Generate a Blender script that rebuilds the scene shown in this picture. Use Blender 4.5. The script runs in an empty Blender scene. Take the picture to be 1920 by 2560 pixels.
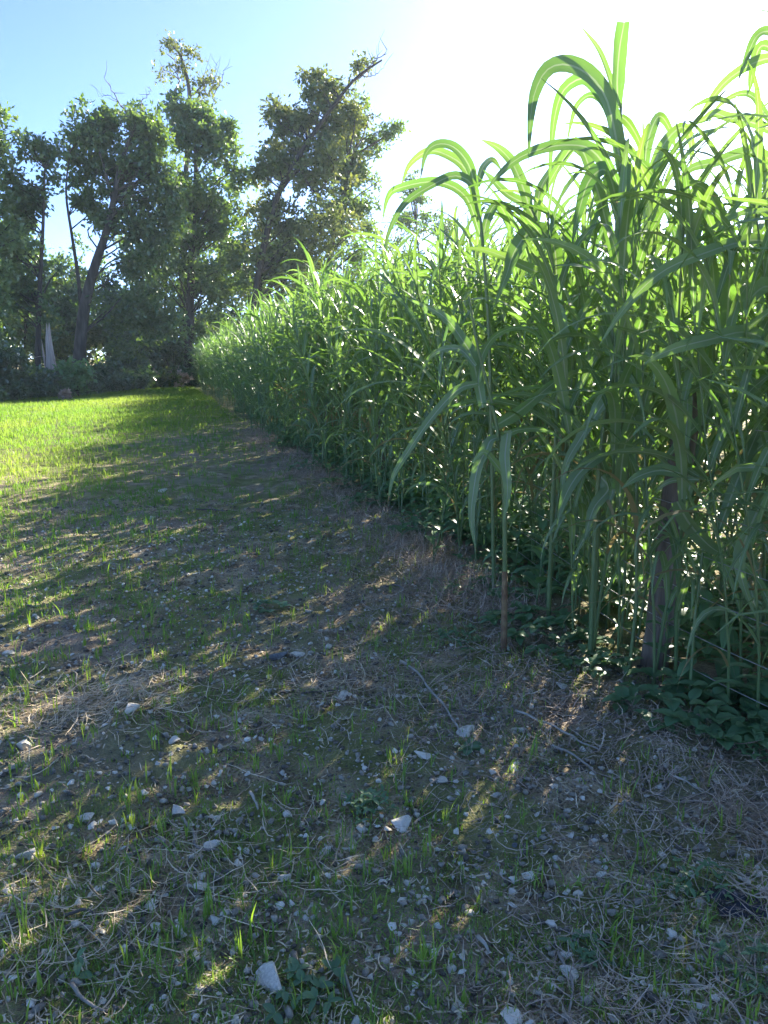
import bpy, math, random
import numpy as np
from mathutils import Vector
R = math.radians
random.seed(7)
rng = np.random.default_rng(7)
scn = bpy.context.scene
COL = scn.collection

# ------------------------------------------------------------------ camera, sky, sun, exposure
F, CX, CY = 1900.0, 960.0, 1280.0            # focal length and centre in pixels of the 1920 x 2560 photo
PITCH, EYE = R(11.6), 1.60
cam = bpy.data.cameras.new('camera'); camo = bpy.data.objects.new('camera', cam); COL.objects.link(camo)
camo.location = (0, 0, EYE); camo.rotation_euler = (math.pi/2 - PITCH, 0, 0)
cam.sensor_fit = 'VERTICAL'; cam.sensor_height = 24.0; cam.lens = 24.0*F/2560; cam.clip_start = 0.05; cam.clip_end = 2000
scn.camera = camo
SUN_AZ, SUN_EL = R(32.5), R(26)
w = bpy.data.worlds.new('World'); scn.world = w; w.use_nodes = True
nt = w.node_tree; bg = nt.nodes['Background']; sky = nt.nodes.new('ShaderNodeTexSky')
sky.sky_type = 'NISHITA'; sky.sun_disc = False; sky.sun_elevation = SUN_EL; sky.sun_rotation = SUN_AZ
sky.air_density = 0.33; sky.dust_density = 0.5; sky.ozone_density = 5; sky.altitude = 100
nt.links.new(sky.outputs[0], bg.inputs[0]); bg.inputs[1].default_value = 0.05
sl = bpy.data.lights.new('sun', 'SUN'); sl.energy = 2.0; sl.angle = R(0.6); sl.color = (1, .93, .80)
so = bpy.data.objects.new('sun', sl); COL.objects.link(so)
sdir = Vector((math.sin(SUN_AZ)*math.cos(SUN_EL), math.cos(SUN_AZ)*math.cos(SUN_EL), math.sin(SUN_EL)))
so.rotation_euler = (-sdir).to_track_quat('-Z', 'Y').to_euler(); so.location = sdir*60
vs = scn.view_settings; vs.view_transform = 'Standard'; vs.look = 'None'; vs.gamma = 1; vs.use_curve_mapping = False
vs.exposure = 3.55
scn.cycles.max_bounces = 12; scn.cycles.transmission_bounces = 10; scn.cycles.diffuse_bounces = 8

HAZE = 0.0004
cp, sp = math.cos(PITCH), math.sin(PITCH)
def ray(x, y):
    a, b = (x-CX)/F, (CY-y)/F
    return np.array([a, cp + b*sp, -sp + b*cp])
def at(x, y, Y):                              # world point seen at photo pixel (x, y), Y metres ahead
    d = ray(x, y); return np.array([0, 0, EYE]) + d*(Y/d[1])

# ------------------------------------------------------------------ noise and terrain
_T = rng.random((256, 256))
def vnoise(x, y):
    xi, yi = np.floor(x).astype(int), np.floor(y).astype(int); fx, fy = x-xi, y-yi
    fx, fy = fx*fx*(3-2*fx), fy*fy*(3-2*fy)
    g = lambda a, b: _T[a & 255, b & 255]
    return (g(xi, yi)*(1-fx)+g(xi+1, yi)*fx)*(1-fy) + (g(xi, yi+1)*(1-fx)+g(xi+1, yi+1)*fx)*fy - .5
def sst(a, b, x): t = np.clip((x-a)/(b-a), 0, 1); return t*t*(3-2*t)
EA, EB = at(-20, 1007, 1), at(480, 965, 1)
EA = at(-20, 1007, EYE/((EYE-EA[2]))); EB = at(480, 965, EYE/((EYE-EB[2])))
ED = (EB-EA)[:2]/np.linalg.norm((EB-EA)[:2]); EN = np.array([-ED[1], ED[0]])    # wood edge, normal pointing into the wood
def edge_dist(x, y): return (x-EA[0])*EN[0] + (y-EA[1])*EN[1]
def gz(x, y):
    x = np.asarray(x, float); y = np.asarray(y, float); r = np.hypot(x, y)
    near = 1-sst(10, 25, r)
    z = near*(.050*vnoise(x*1.7+9, y*1.7) + .034*vnoise(x*5+3, y*5+70) + .020*vnoise(x*13, y*13+31) + .012*vnoise(x*31, y*31))
    z = z + .10*sst(6, 20, r)*vnoise(x*.25+4, y*.25+8)
    return z + .45*sst(0, 14, edge_dist(x, y))*(r < 300)
def ground(x, y):                             # ground point under photo pixel (x, y)
    d = ray(x, y); t = EYE/-d[2]
    for _ in range(4):
        p = np.array([0, 0, EYE]) + d*t; t = (EYE-float(gz(p[0], p[1])))/-d[2]
    return np.array([0, 0, EYE]) + d*t
POST = ground(1638, 1668)
VPX = 368.0
ang = math.atan((CX-VPX)/F*cp); fd = np.array([-math.sin(ang), math.cos(ang)]); fn = np.array([math.cos(ang), math.sin(ang)])
def fence_xy(s, t): return np.array([POST[0]+fd[0]*s+fn[0]*t, POST[1]+fd[1]*s+fn[1]*t])
def fence_t(x, y): return (x-POST[0])*fn[0]+(y-POST[1])*fn[1]

# ------------------------------------------------------------------ mesh helpers
def mesh(name, parts, mat, smooth=True):
    """parts: list of (V, F, uv or None, tint or None); F is an (n,3) or (n,4) array; uv and tint are per vertex"""
    V, FL, FT, UV, TI, o = [], [], [], [], [], 0
    for V_, F_, uv, ti in parts:
        V_ = np.asarray(V_, float).reshape(-1, 3); F_ = np.asarray(F_, int); n = len(V_)
        V.append(V_); FL.append((F_+o).ravel()); FT.append(np.full(len(F_), F_.shape[1]))
        UV.append(np.zeros((n, 2)) if uv is None else np.asarray(uv).reshape(-1, 2))
        TI.append(np.full(n, .5) if ti is None else np.broadcast_to(np.asarray(ti, float), (n,)))
        o += n
    V = np.concatenate(V); FL = np.concatenate(FL); FT = np.concatenate(FT); UV = np.concatenate(UV); TI = np.concatenate(TI)
    me = bpy.data.meshes.new(name)
    me.vertices.add(len(V)); me.vertices.foreach_set('co', V.astype('f').ravel())
    me.loops.add(len(FL)); me.loops.foreach_set('vertex_index', FL.astype('i'))
    me.polygons.add(len(FT)); me.polygons.foreach_set('loop_start', np.concatenate([[0], np.cumsum(FT)[:-1]]).astype('i'))
    me.polygons.foreach_set('loop_total', FT.astype('i'))
    me.polygons.foreach_set('use_smooth', np.full(len(FT), smooth))
    uvl = me.uv_layers.new(name='UVMap'); uvl.data.foreach_set('uv', UV[FL].astype('f').ravel())
    at_ = me.attributes.new('tint', 'FLOAT', 'POINT'); at_.data.foreach_set('value', TI.astype('f'))
    me.materials.append(mat); me.update(calc_edges=True); me.validate()
    return me
def link(name, me, parent=None, loc=None):
    o = bpy.data.objects.new(name, me); COL.objects.link(o)
    if parent: o.parent = parent
    if loc is not None: o.location = loc
    return o
def tag(o, label=None, cat=None, group=None, kind=None):
    if label: o['label'] = label
    if cat: o['category'] = cat
    if group: o['group'] = group
    if kind: o['kind'] = kind
    return o
def empty(name, loc, label, cat, group=None):
    o = bpy.data.objects.new(name, None); COL.objects.link(o); o.location = loc; o.empty_display_size = .1
    return tag(o, label, cat, group)
def grids(N, k, m):                           # quads of N strips of k rows by m columns
    i = np.arange(N)[:, None, None]*k*m; r = np.arange(k-1)[None, :, None]*m; c = np.arange(m-1)[None, None, :]
    a = (i+r+c).ravel(); return np.stack([a, a+1, a+m+1, a+m], 1)
def nrm(a): return a/np.maximum(np.linalg.norm(a, axis=-1, keepdims=True), 1e-9)
def ribbons(P, S, W, tint=None):              # P (N,k,3) centre lines, S (N,k,3) or (N,1,3) side vectors, W (N,k) widths
    N, k = P.shape[:2]; off = S*(W[..., None]*.5)
    V = np.stack([P-off, P+off], 2)
    uv = np.zeros((N, k, 2, 2)); uv[:, :, 1, 0] = 1; uv[..., 1] = np.linspace(0, 1, k)[None, :, None]
    ti = None if tint is None else np.repeat(tint, k*2)
    return (V.reshape(-1, 3), grids(N, k, 2), uv, ti)
def blade3(P, S, Nn, W, fold=.25, ruffle=0., tint=.5):   # leaf with a folded midrib: P (k,3), S side (k,3), Nn normal (k,3), W (k,)
    k = len(P); h = W[:, None]*.5
    ru = ruffle*np.sin(np.linspace(0, 1, k)*random.uniform(14, 22)+random.random()*6)[:, None]*h
    V = np.stack([P - S*h + Nn*(h*fold+ru), P, P + S*h + Nn*(h*fold-ru*.8)], 1)
    uv = np.zeros((k, 3, 2)); uv[:, :, 0] = [0, .5, 1]; uv[:, :, 1] = np.linspace(0, 1, k)[:, None]
    return (V.reshape(-1, 3), grids(1, k, 3), uv, np.full(k*3, tint))
def tube(P, rad, n=6, tint=.5, cap=True):
    P = np.asarray(P, float); k = len(P); rad = np.broadcast_to(np.asarray(rad, float), (k,))
    T = nrm(np.gradient(P, axis=0)); ref = np.array([.31, .95, .05]) if abs(T[0][2]) > .6 else np.array([0, 0, 1.])
    A = nrm(np.cross(T, ref)); B = np.cross(T, A); th = np.arange(n)*2*math.pi/n
    V = P[:, None] + rad[:, None, None]*(np.cos(th)[None, :, None]*A[:, None] + np.sin(th)[None, :, None]*B[:, None])
    i = np.arange(k-1)[:, None]*n; j = np.arange(n)[None]; a = (i+j).ravel(); b = (i+(j+1) % n).ravel()
    uv = np.zeros((k, n, 2)); uv[..., 0] = np.arange(n)/n; uv[..., 1] = np.linspace(0, 1, k)[:, None]
    return (V.reshape(-1, 3), np.stack([a, b, b+n, a+n], 1), uv, np.full(k*n, tint))
def spline(pts, k):
    pts = np.asarray(pts, float); n = len(pts)
    if n == 2: return pts[0]+(pts[1]-pts[0])*np.linspace(0, 1, k)[:, None]
    P = np.vstack([2*pts[0]-pts[1], pts, 2*pts[-1]-pts[-2]]); out = []
    for u in np.linspace(0, n-1-1e-6, k):
        i = int(u); t = u-i; p0, p1, p2, p3 = P[i], P[i+1], P[i+2], P[i+3]
        out.append(.5*(2*p1+(p2-p0)*t+(2*p0-5*p1+4*p2-p3)*t*t+(3*p1-p0-3*p2+p3)*t**3))
    return np.array(out)

# ------------------------------------------------------------------ materials
def newmat(name):
    m = bpy.data.materials.new(name); m.use_nodes = True; n = m.node_tree.nodes; n.clear()
    out = n.new('ShaderNodeOutputMaterial'); return m, n, m.node_tree.links, out
def ramp(n, l, src, stops):
    r = n.new('ShaderNodeValToRGB'); e = r.color_ramp.elements
    while len(e) < len(stops): e.new(.5)
    for q, (p, c) in zip(e, stops): q.position = p; q.color = (*c, 1)
    l.new(src, r.inputs[0]); return r.outputs[0]
def mixc(n, l, f, a, b):
    m = n.new('ShaderNodeMix'); m.data_type = 'RGBA'
    for s, v in ((m.inputs[0], f), (m.inputs[6], a), (m.inputs[7], b)):
        if hasattr(v, 'links'): l.new(v, s)
        elif isinstance(v, tuple): s.default_value = (*v, 1)
        else: s.default_value = v
    return m.outputs[2]
def math_(n, l, op, a, b=0., c=None):
    m = n.new('ShaderNodeMath'); m.operation = op
    for i, v in enumerate((a, b) if c is None else (a, b, c)):
        if hasattr(v, 'links'): l.new(v, m.inputs[i])
        else: m.inputs[i].default_value = v
    return m.outputs[0]
def noise(n, l, scale, detail=4, coord='Object', vec=None):
    t = n.new('ShaderNodeTexNoise'); t.inputs['Scale'].default_value = scale; t.inputs['Detail'].default_value = detail
    if vec is None: vec = n.new('ShaderNodeTexCoord').outputs[coord]
    l.new(vec, t.inputs['Vector']); return t.outputs['Fac']
def leafmat(name, a, b, ta, tb, trans=.45, rough=.42, spec=.5, rib=None, dry=None):
    """a..b reflected colour and ta..tb transmitted colour, chosen by the tint attribute and the object's random number"""
    m, n, l, out = newmat(name)
    at_ = n.new('ShaderNodeAttribute'); at_.attribute_name = 'tint'; oi = n.new('ShaderNodeObjectInfo')
    f = math_(n, l, 'ADD', at_.outputs['Fac'], math_(n, l, 'MULTIPLY_ADD', oi.outputs['Random'], .3, -.15))
    f = math_(n, l, 'ADD', f, math_(n, l, 'MULTIPLY_ADD', noise(n, l, 6, 2), .5, -.25))
    c = mixc(n, l, f, a, b); tc = mixc(n, l, f, ta, tb)
    if rib:
        uv = n.new('ShaderNodeUVMap'); sx = n.new('ShaderNodeSeparateXYZ'); l.new(uv.outputs[0], sx.inputs[0])
        d = math_(n, l, 'ABSOLUTE', math_(n, l, 'SUBTRACT', sx.outputs[0], .5))
        k = math_(n, l, 'LESS_THAN', d, math_(n, l, 'MULTIPLY_ADD', sx.outputs[1], -.05, .075))
        st = math_(n, l, 'MULTIPLY_ADD', math_(n, l, 'SINE', math_(n, l, 'MULTIPLY', sx.outputs[0], 90.)), .10, .0)
        c = mixc(n, l, st, c, (.12, .2, .06)); c = mixc(n, l, k, c, rib); tc = mixc(n, l, k, tc, (.30, .38, .16))
        if dry:
            dm = math_(n, l, 'GREATER_THAN', math_(n, l, 'ADD', sx.outputs[1], math_(n, l, 'MULTIPLY', noise(n, l, 3.1, 3), .5)), 1.275)
            dm = math_(n, l, 'MAXIMUM', dm, math_(n, l, 'GREATER_THAN', at_.outputs['Fac'], 1.3)); c = mixc(n, l, dm, c, dry); tc = mixc(n, l, dm, tc, dry)
    p = n.new('ShaderNodeBsdfPrincipled'); p.inputs['Roughness'].default_value = rough; p.inputs['Specular IOR Level'].default_value = spec
    l.new(c, p.inputs['Base Color'])
    t = n.new('ShaderNodeBsdfTranslucent'); l.new(tc, t.inputs['Color'])
    mx = n.new('ShaderNodeMixShader'); mx.inputs[0].default_value = trans
    l.new(p.outputs[0], mx.inputs[1]); l.new(t.outputs[0], mx.inputs[2]); l.new(mx.outputs[0], out.inputs[0]); return m
def solid(name, stops, scale=8, rough=.85, bump=.4, bscale=30, stretch=None, spec=.25):
    m, n, l, out = newmat(name); tc = n.new('ShaderNodeTexCoord').outputs['Object']
    if stretch:
        mp = n.new('ShaderNodeMapping'); mp.inputs['Scale'].default_value = stretch; l.new(tc, mp.inputs[0]); tc = mp.outputs[0]
    at_ = n.new('ShaderNodeAttribute'); at_.attribute_name = 'tint'; oi = n.new('ShaderNodeObjectInfo')
    f = math_(n, l, 'ADD', noise(n, l, scale, 6, vec=tc), math_(n, l, 'MULTIPLY_ADD', at_.outputs['Fac'], .5, -.25))
    f = math_(n, l, 'ADD', f, math_(n, l, 'MULTIPLY_ADD', oi.outputs['Random'], .3, -.15))
    p = n.new('ShaderNodeBsdfPrincipled'); p.inputs['Roughness'].default_value = rough; p.inputs['Specular IOR Level'].default_value = spec
    l.new(ramp(n, l, f, stops), p.inputs['Base Color'])
    b = n.new('ShaderNodeBump'); b.inputs['Strength'].default_value = bump; b.inputs['Distance'].default_value = .02
    l.new(noise(n, l, bscale, 5, vec=tc), b.inputs['Height']); l.new(b.outputs[0], p.inputs['Normal'])
    l.new(p.outputs[0], out.inputs[0]); return m

M = {}
M['blade'] = leafmat('sorghum_leaf', (.18, .235, .13), (.26, .34, .155), (.11, .255, .025), (.215, .365, .04), .44, .42, .5, rib=(.34, .40, .26), dry=(.30, .24, .10))
M['stalk'] = leafmat('sorghum_stalk', (.10, .17, .06), (.17, .22, .09), (.2, .3, .05), (.3, .36, .08), .15, .4, .5)
M['drystalk'] = solid('dry_stalk', [(.3, (.16, .09, .05)), (.7, (.34, .26, .13))], 20)
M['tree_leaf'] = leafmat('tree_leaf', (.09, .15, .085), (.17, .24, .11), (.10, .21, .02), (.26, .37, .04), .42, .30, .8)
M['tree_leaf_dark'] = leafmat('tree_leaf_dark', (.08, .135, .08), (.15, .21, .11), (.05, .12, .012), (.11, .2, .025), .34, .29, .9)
M['tree_leaf_olive'] = leafmat('tree_leaf_olive', (.10, .16, .07), (.20, .25, .09), (.14, .2, .02), (.30, .30, .05), .4, .4, .5)
M['weed'] = leafmat('weed_leaf', (.12, .22, .11), (.19, .31, .15), (.12, .30, .03), (.2, .4, .04), .35, .45, .5, rib=(.11, .2, .08))
M['grass'] = leafmat('grass_blade', (.14, .27, .08), (.24, .37, .11), (.22, .42, .02), (.38, .5, .035), .5, .45, .4)
M['turf'] = leafmat('field_grass', (.09, .19, .04), (.18, .26, .06), (.20, .42, .03), (.38, .50, .06), .5, .5, .3)
M['straw'] = leafmat('straw', (.36, .26, .16), (.90, .74, .50), (.2, .15, .1), (.45, .38, .25), .2, .6, .3)
M['thatch'] = leafmat('dead_thatch', (.28, .19, .13), (.68, .53, .40), (.12, .08, .06), (.3, .22, .17), .2, .65, .25)
M['bark'] = solid('bark', [(.25, (.035, .03, .026)), (.55, (.085, .072, .06)), (.8, (.15, .13, .115))], 5, bump=.8, bscale=14, stretch=(1, 1, .25))
M['deadwood'] = solid('weathered_wood', [(.25, (.22, .16, .12)), (.5, (.44, .35, .28)), (.8, (.60, .50, .41))], 7, bump=.9, bscale=16, stretch=(2.5, 2.5, .18))
M['twig'] = solid('dead_twig', [(.3, (.10, .085, .07)), (.7, (.26, .23, .2))], 4)
M['post'] = solid('fence_post_wood', [(.25, (.08, .06, .042)), (.55, (.20, .155, .115)), (.8, (.34, .28, .21))], 8, bump=.9, bscale=22, stretch=(2.5, 2.5, .2))
M['stick'] = solid('dry_stick', [(.25, (.22, .18, .14)), (.6, (.42, .37, .30)), (.85, (.55, .5, .42))], 18)
M['stone'] = solid('pale_stone', [(.2, (.60, .54, .43)), (.5, (.80, .73, .59)), (.8, (.88, .82, .69))], 14, bump=.5, bscale=45, rough=.8)
M['darkstone'] = solid('grey_stone', [(.2, (.12, .12, .115)), (.5, (.2, .2, .19)), (.8, (.3, .29, .27))], 14, bump=.5, bscale=45, rough=.8)
M['brownstone'] = solid('brown_stone', [(.2, (.17, .11, .06)), (.5, (.28, .19, .11)), (.8, (.4, .3, .2))], 14, bump=.5, bscale=45, rough=.8)
M['clod'] = solid('soil_clod', [(.2, (.14, .12, .09)), (.5, (.38, .33, .25)), (.8, (.68, .61, .48))], 30, bump=.8, bscale=70, rough=.95)
def plastic():
    m, n, l, out = newmat('black_plastic'); p = n.new('ShaderNodeBsdfPrincipled')
    l.new(ramp(n, l, noise(n, l, 30), [(.3, (.008, .009, .012)), (.7, (.03, .033, .045))]), p.inputs['Base Color'])
    p.inputs['Roughness'].default_value = .35; l.new(p.outputs[0], out.inputs[0]); return m
M['plastic'] = plastic()
def wire_mat():
    m, n, l, out = newmat('galvanised_wire'); p = n.new('ShaderNodeBsdfPrincipled')
    l.new(ramp(n, l, noise(n, l, 12), [(.3, (.25, .22, .2)), (.7, (.5, .5, .5))]), p.inputs['Base Color'])
    p.inputs['Metallic'].default_value = .8; p.inputs['Roughness'].default_value = .4; l.new(p.outputs[0], out.inputs[0]); return m
M['wire'] = wire_mat()
def soil():
    m, n, l, out = newmat('soil'); tc = n.new('ShaderNodeTexCoord').outputs['Object']
    big = noise(n, l, .9, 5, vec=tc); mid = noise(n, l, 7, 6, vec=tc); fine = noise(n, l, 85, 8, vec=tc); moss = noise(n, l, 2.3, 7, vec=tc)
    c = ramp(n, l, math_(n, l, 'ADD', math_(n, l, 'MULTIPLY', mid, .5), math_(n, l, 'MULTIPLY', fine, .5)),
             [(.33, (.09, .066, .038)), (.45, (.31, .235, .135)), (.55, (.58, .455, .28)), (.64, (.84, .70, .47))])
    mf = ramp(n, l, math_(n, l, 'ADD', moss, math_(n, l, 'MULTIPLY_ADD', fine, .35, -.18)), [(.44, (0, 0, 0)), (.53, (.8,)*3)])
    mf2 = n.new('ShaderNodeRGBToBW'); l.new(mf, mf2.inputs[0])
    mc = mixc(n, l, mid, (.17, .20, .06), (.36, .38, .12)); c = mixc(n, l, mf2.outputs[0], c, mc)
    pk = ramp(n, l, big, [(.5, (0, 0, 0)), (.62, (.45,)*3)]); pb = n.new('ShaderNodeRGBToBW'); l.new(pk, pb.inputs[0])
    c = mixc(n, l, pb.outputs[0], c, (.42, .32, .26))
    # turf takes over with distance from the camera position on the ground (a real change of cover over the field)
    at_ = n.new('ShaderNodeAttribute'); at_.attribute_name = 'tint'
    tf = math_(n, l, 'MULTIPLY', at_.outputs['Fac'], math_(n, l, 'MULTIPLY_ADD', fine, 1.0, .35))
    gr = noise(n, l, 260, 3, vec=tc); c = mixc(n, l, ramp(n, l, gr, [(.42, (.32,)*3), (.6, (0, 0, 0))]), c, mixc(n, l, .5, c, (.02, .016, .012)))
    c = mixc(n, l, tf, c, mixc(n, l, mid, (.085, .13, .025), (.14, .18, .035)))
    p = n.new('ShaderNodeBsdfPrincipled'); p.inputs['Roughness'].default_value = .95; p.inputs['Specular IOR Level'].default_value = .2
    l.new(c, p.inputs['Base Color'])
    b = n.new('ShaderNodeBump'); b.inputs['Strength'].default_value = 1.; b.inputs['Distance'].default_value = .05
    l.new(math_(n, l, 'ADD', math_(n, l, 'MULTIPLY', fine, .5), math_(n, l, 'MULTIPLY_ADD', gr, .25, math_(n, l, 'MULTIPLY', mid, .6))), b.inputs['Height']); l.new(b.outputs[0], p.inputs['Normal'])
    l.new(p.outputs[0], out.inputs[0]); return m
M['soil'] = soil()

# ------------------------------------------------------------------ ground
def axis(a, b, step, lo, hi):
    core = list(np.arange(a, b, step)); s, v = step, b
    up = []
    while v < hi: up.append(v); s *= 1.12; v += s
    up.append(hi); s, v = step, a-step; dn = []
    while v > lo: dn.append(v); s *= 1.12; v -= s
    dn.append(lo); return np.array(dn[::-1]+core+up)
def grass_cover(x, y):                        # 0..1, how much of the ground the young grass covers
    t = -fence_t(x, y)
    return np.clip(sst(1.4, 6.8, t+.24*(y-8)+1.6*vnoise(x*.6, y*.6))*sst(5, 14, y) , 0, 1)*(edge_dist(x, y) < .5)
gx, gy = axis(-3.2, 3.2, .03, -300, 300), axis(1.2, 7.5, .03, -60, 400)
X, Y = np.meshgrid(gx, gy)
me = mesh('field_ground', [(np.stack([X, Y, gz(X, Y)], -1).reshape(-1, 3), grids(1, len(gy), len(gx)), None, (grass_cover(X, Y)*.9*(Y < 120)).ravel())], M['soil'])
tag(link('field_ground', me), kind='structure')

# ------------------------------------------------------------------ sorghum
def curve_leaf(p0, az, th0, th1, L, W, k=9, pw=1.4, daz=0., fold=.3, tint=.5, ruffle=.12, roll=0.):
    ds = L/(k-1); P = [np.array(p0, float)]; S = []; Nn = []
    for i in range(k):
        u = i/(k-1); th = th0+(th1-th0)*u**pw; a = az+daz*u
        T = np.array([math.sin(th)*math.cos(a), math.sin(th)*math.sin(a), math.cos(th)])
        s = np.array([-math.sin(a), math.cos(a), 0]); nn = np.cross(s, T)*-1
        r = roll*u; s2 = s*math.cos(r)+nn*math.sin(r); n2 = nn*math.cos(r)-s*math.sin(r)
        S.append(s2); Nn.append(n2)
        if i < k-1: P.append(P[-1]+T*ds)
    u = np.linspace(0, 1, k); Wd = W*np.minimum(1, .5+2.2*u)*(1-u**2.3)+.0015
    return blade3(np.array(P), np.array(S), np.array(Nn), Wd, fold, ruffle, tint)
def sorghum_parts(h, k, n_leaf, sides, seed, lowleaf=True):
    random.seed(seed); a0 = random.random()*6.28; lx, ly = random.gauss(0, .06), random.gauss(0, .06)
    zs = np.linspace(0, 1, 7); P = np.stack([lx*h*zs**1.6+.012*np.sin(zs*9+a0), ly*h*zs**1.6+.012*np.cos(zs*8+a0), zs*h*.86], 1)
    r0 = random.uniform(.0075, .0115)
    st = [tube(P, r0*(1-.62*zs), sides, random.uniform(.2, .8))]
    at_z = lambda z: np.array([np.interp(z, P[:, 2], P[:, 0]), np.interp(z, P[:, 2], P[:, 1]), z])
    lv = []
    for i in range(n_leaf):
        q = (i+.5*random.random())/n_leaf; z = h*(.10+.76*q) if lowleaf else h*(.35+.5*q)
        az = a0+math.pi*i+random.gauss(0, .5); up = q > .78
        L = h*random.uniform(.24, .36)*(.8+.5*math.sin(q*3.0)); W = random.uniform(.034, .062)*(.75+.4*math.sin(q*3))
        if up: th0, th1 = R(random.uniform(6, 22)), R(random.uniform(60, 165))
        else: th0, th1 = R(random.uniform(12, 32)), R(random.uniform(80, 176))
        if q < .25: th1 = R(175); W *= .8
        lv.append(curve_leaf(at_z(z), az, th0, th1, L, W, k, random.uniform(1.0, 1.9), random.gauss(0, .35), random.uniform(.1, .4),
                             random.uniform(.1, .95) if q > .3 or random.random() < .88 else 1.6, .16, random.gauss(0, .7)))
    if random.random() < .8:                  # whorl leaf at the tip
        lv.append(curve_leaf(at_z(h*.84), a0+random.random()*6, R(3), R(random.uniform(60, 150)), h*.2, .035, k, 2.2, 0, .5, .9, .05))
    return st, lv
NV = 16
near_tpl, far_tpl, vfar_tpl = [], [], []
for v in range(NV):
    st, lv = sorghum_parts(2.75, 12, 14, 7, 100+v)
    near_tpl.append((mesh('stalk', st, M['stalk']), mesh('foliage', lv, M['blade'])))
    far_tpl.append(sorghum_parts(2.75, 7, 13, 4, 300+v)); vfar_tpl.append(sorghum_parts(2.75, 5, 10, 3, 500+v))
hero_xy = []
def pxleaf(pts, wpx, d0, d1, k=22, roll=0., fold=.3, tint=.5, base=.55, tip=1., ruffle=.05):
    n = len(pts); W3 = np.array([at(x, y, d0+(d1-d0)*i/(n-1)) for i, (x, y) in enumerate(pts)])
    P = spline(W3, k); T = nrm(np.gradient(P, axis=0)); vd = nrm(P-np.array([0, 0, EYE]))
    S = nrm(np.cross(T, vd)); Nn = -nrm(np.cross(S, T)); u = np.linspace(0, 1, k)
    r = (roll+.5*np.sin(u*4+roll*3))[:, None]; S2 = S*np.cos(r)+Nn*np.sin(r); N2 = Nn*np.cos(r)-S*np.sin(r)
    Wd = wpx*(d0+d1)/2/F*np.minimum(1, base+1.8*u)*(1-tip*u**2.6)+.001
    return blade3(P, S2, N2, Wd, fold, ruffle, tint)
def c3(*p): return [(900+x/1.6265, y/1.6265) for x, y in p]
def c4(*p): return [(900+x/1.6265, 700+y/1.6265) for x, y in p]
def hero(label, D, stalk, r, leaves, dry=None):
    base = at(stalk[-1][0], stalk[-1][1], D); base[2] = float(gz(base[0], base[1]))-.01
    root = empty('sorghum_plant', base, label, 'sorghum', 'sorghum plants of the crop'); b = np.array(base)
    pts = [at(x, y, D) for x, y in stalk[:-1]]+[base]
    P = spline(np.array(pts)[::-1], 18)-b; hero_xy.append(base[:2])
    rr = r*(1-.6*np.linspace(0, 1, 18)); rr[::3] *= 1.12
    link('stalk', mesh('stalk', [tube(P, rr, 9, .6)], M['stalk']), root)
    if dry: link('dry_sheath', mesh('dry_sheath', [tube(P[:3], [r*1.35, r*1.3, r*1.1], 9)], M['drystalk']), root)
    for lf in leaves:
        V, Fq, uv, ti = pxleaf(*lf[:2], D+lf[2], D+lf[3], **(lf[4] if len(lf) > 4 else {}))
        link('leaf', mesh('leaf', [(V-b, Fq, uv, ti)], M['blade']), root)
    return root
hero('tallest sorghum plant with a cut-off upright spear leaf rising clear into the white sky', 4.1,
     c3((1062, 420), (1058, 520), (1062, 640), (1050, 800), (1040, 1100))+[(1528, 900), (1500, 1200), (1485, 1606)], .016, [
     (c3((1052, 440), (1045, 330), (1055, 200), (1075, 90)), 33, 0, -.05, dict(tip=.12, base=.4, fold=.5, tint=.1, k=14)),
     (c3((1055, 430), (1020, 330), (970, 200), (895, 102)), 15, 0, .1, dict(fold=.5)),
     (c3((1062, 690), (1040, 560), (1000, 400), (930, 305), (840, 263), (760, 285), (710, 380), (692, 500), (684, 665)), 46, 0, -.5, dict(roll=.25, tint=.3, base=.7)),
     (c3((1048, 560), (1010, 430), (960, 350), (905, 318), (830, 365), (795, 460), (778, 600), (762, 860)), 32, 0, .3, dict(roll=-.2, tint=.35)),
     (c3((1040, 600), (1000, 440), (940, 388), (885, 425), (858, 500), (838, 600)), 16, 0, .25, dict(tint=.2)),
     (c3((1060, 470), (1100, 510), (1140, 590), (1152, 690)), 22, 0, .2),
     (c3((1055, 860), (1010, 700), (940, 610), (860, 590), (760, 600), (650, 640), (560, 715), (495, 800)), 32, 0, -.35, dict(tint=.4)),
     (c3((1050, 900), (1015, 760), (990, 690), (930, 740), (890, 860), (860, 1000)), 44, .05, -.25, dict(roll=.3, tint=.15)),
     (c3((1060, 900), (1075, 780), (1130, 715), (1200, 740), (1215, 860)), 44, .05, .2, dict(tint=.2)),
     (c3((1045, 1100), (1000, 900), (960, 760), (900, 600), (870, 590), (800, 690), (740, 800), (700, 900)), 30, .1, .3, dict(tint=.35))])
hero('sorghum plant with four long leaves arching left over the crop edge against the sky', 5.0,
     c3((470, 690), (480, 800), (500, 1000))+[(1225, 900), (1235, 1480)], .013, [
     (c3((475, 830), (450, 690), (390, 605), (320, 586), (268, 625), (245, 730)), 26, 0, -.2),
     (c3((478, 850), (430, 690), (340, 625), (270, 618), (200, 672), (165, 760)), 24, 0, .3, dict(tint=.7)),
     (c3((485, 900), (465, 765), (390, 715), (290, 755), (180, 830), (115, 950), (105, 1040)), 22, 0, -.4),
     (c3((490, 960), (430, 800), (310, 740), (160, 765), (112, 805), (90, 905)), 24, 0, .3, dict(tint=.3)),
     (c3((495, 1000), (520, 880), (560, 830), (600, 900), (610, 1010)), 24, 0, .2),
     (c3((478, 760), (500, 680), (540, 650), (580, 700)), 18, 0, .3)])
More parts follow.
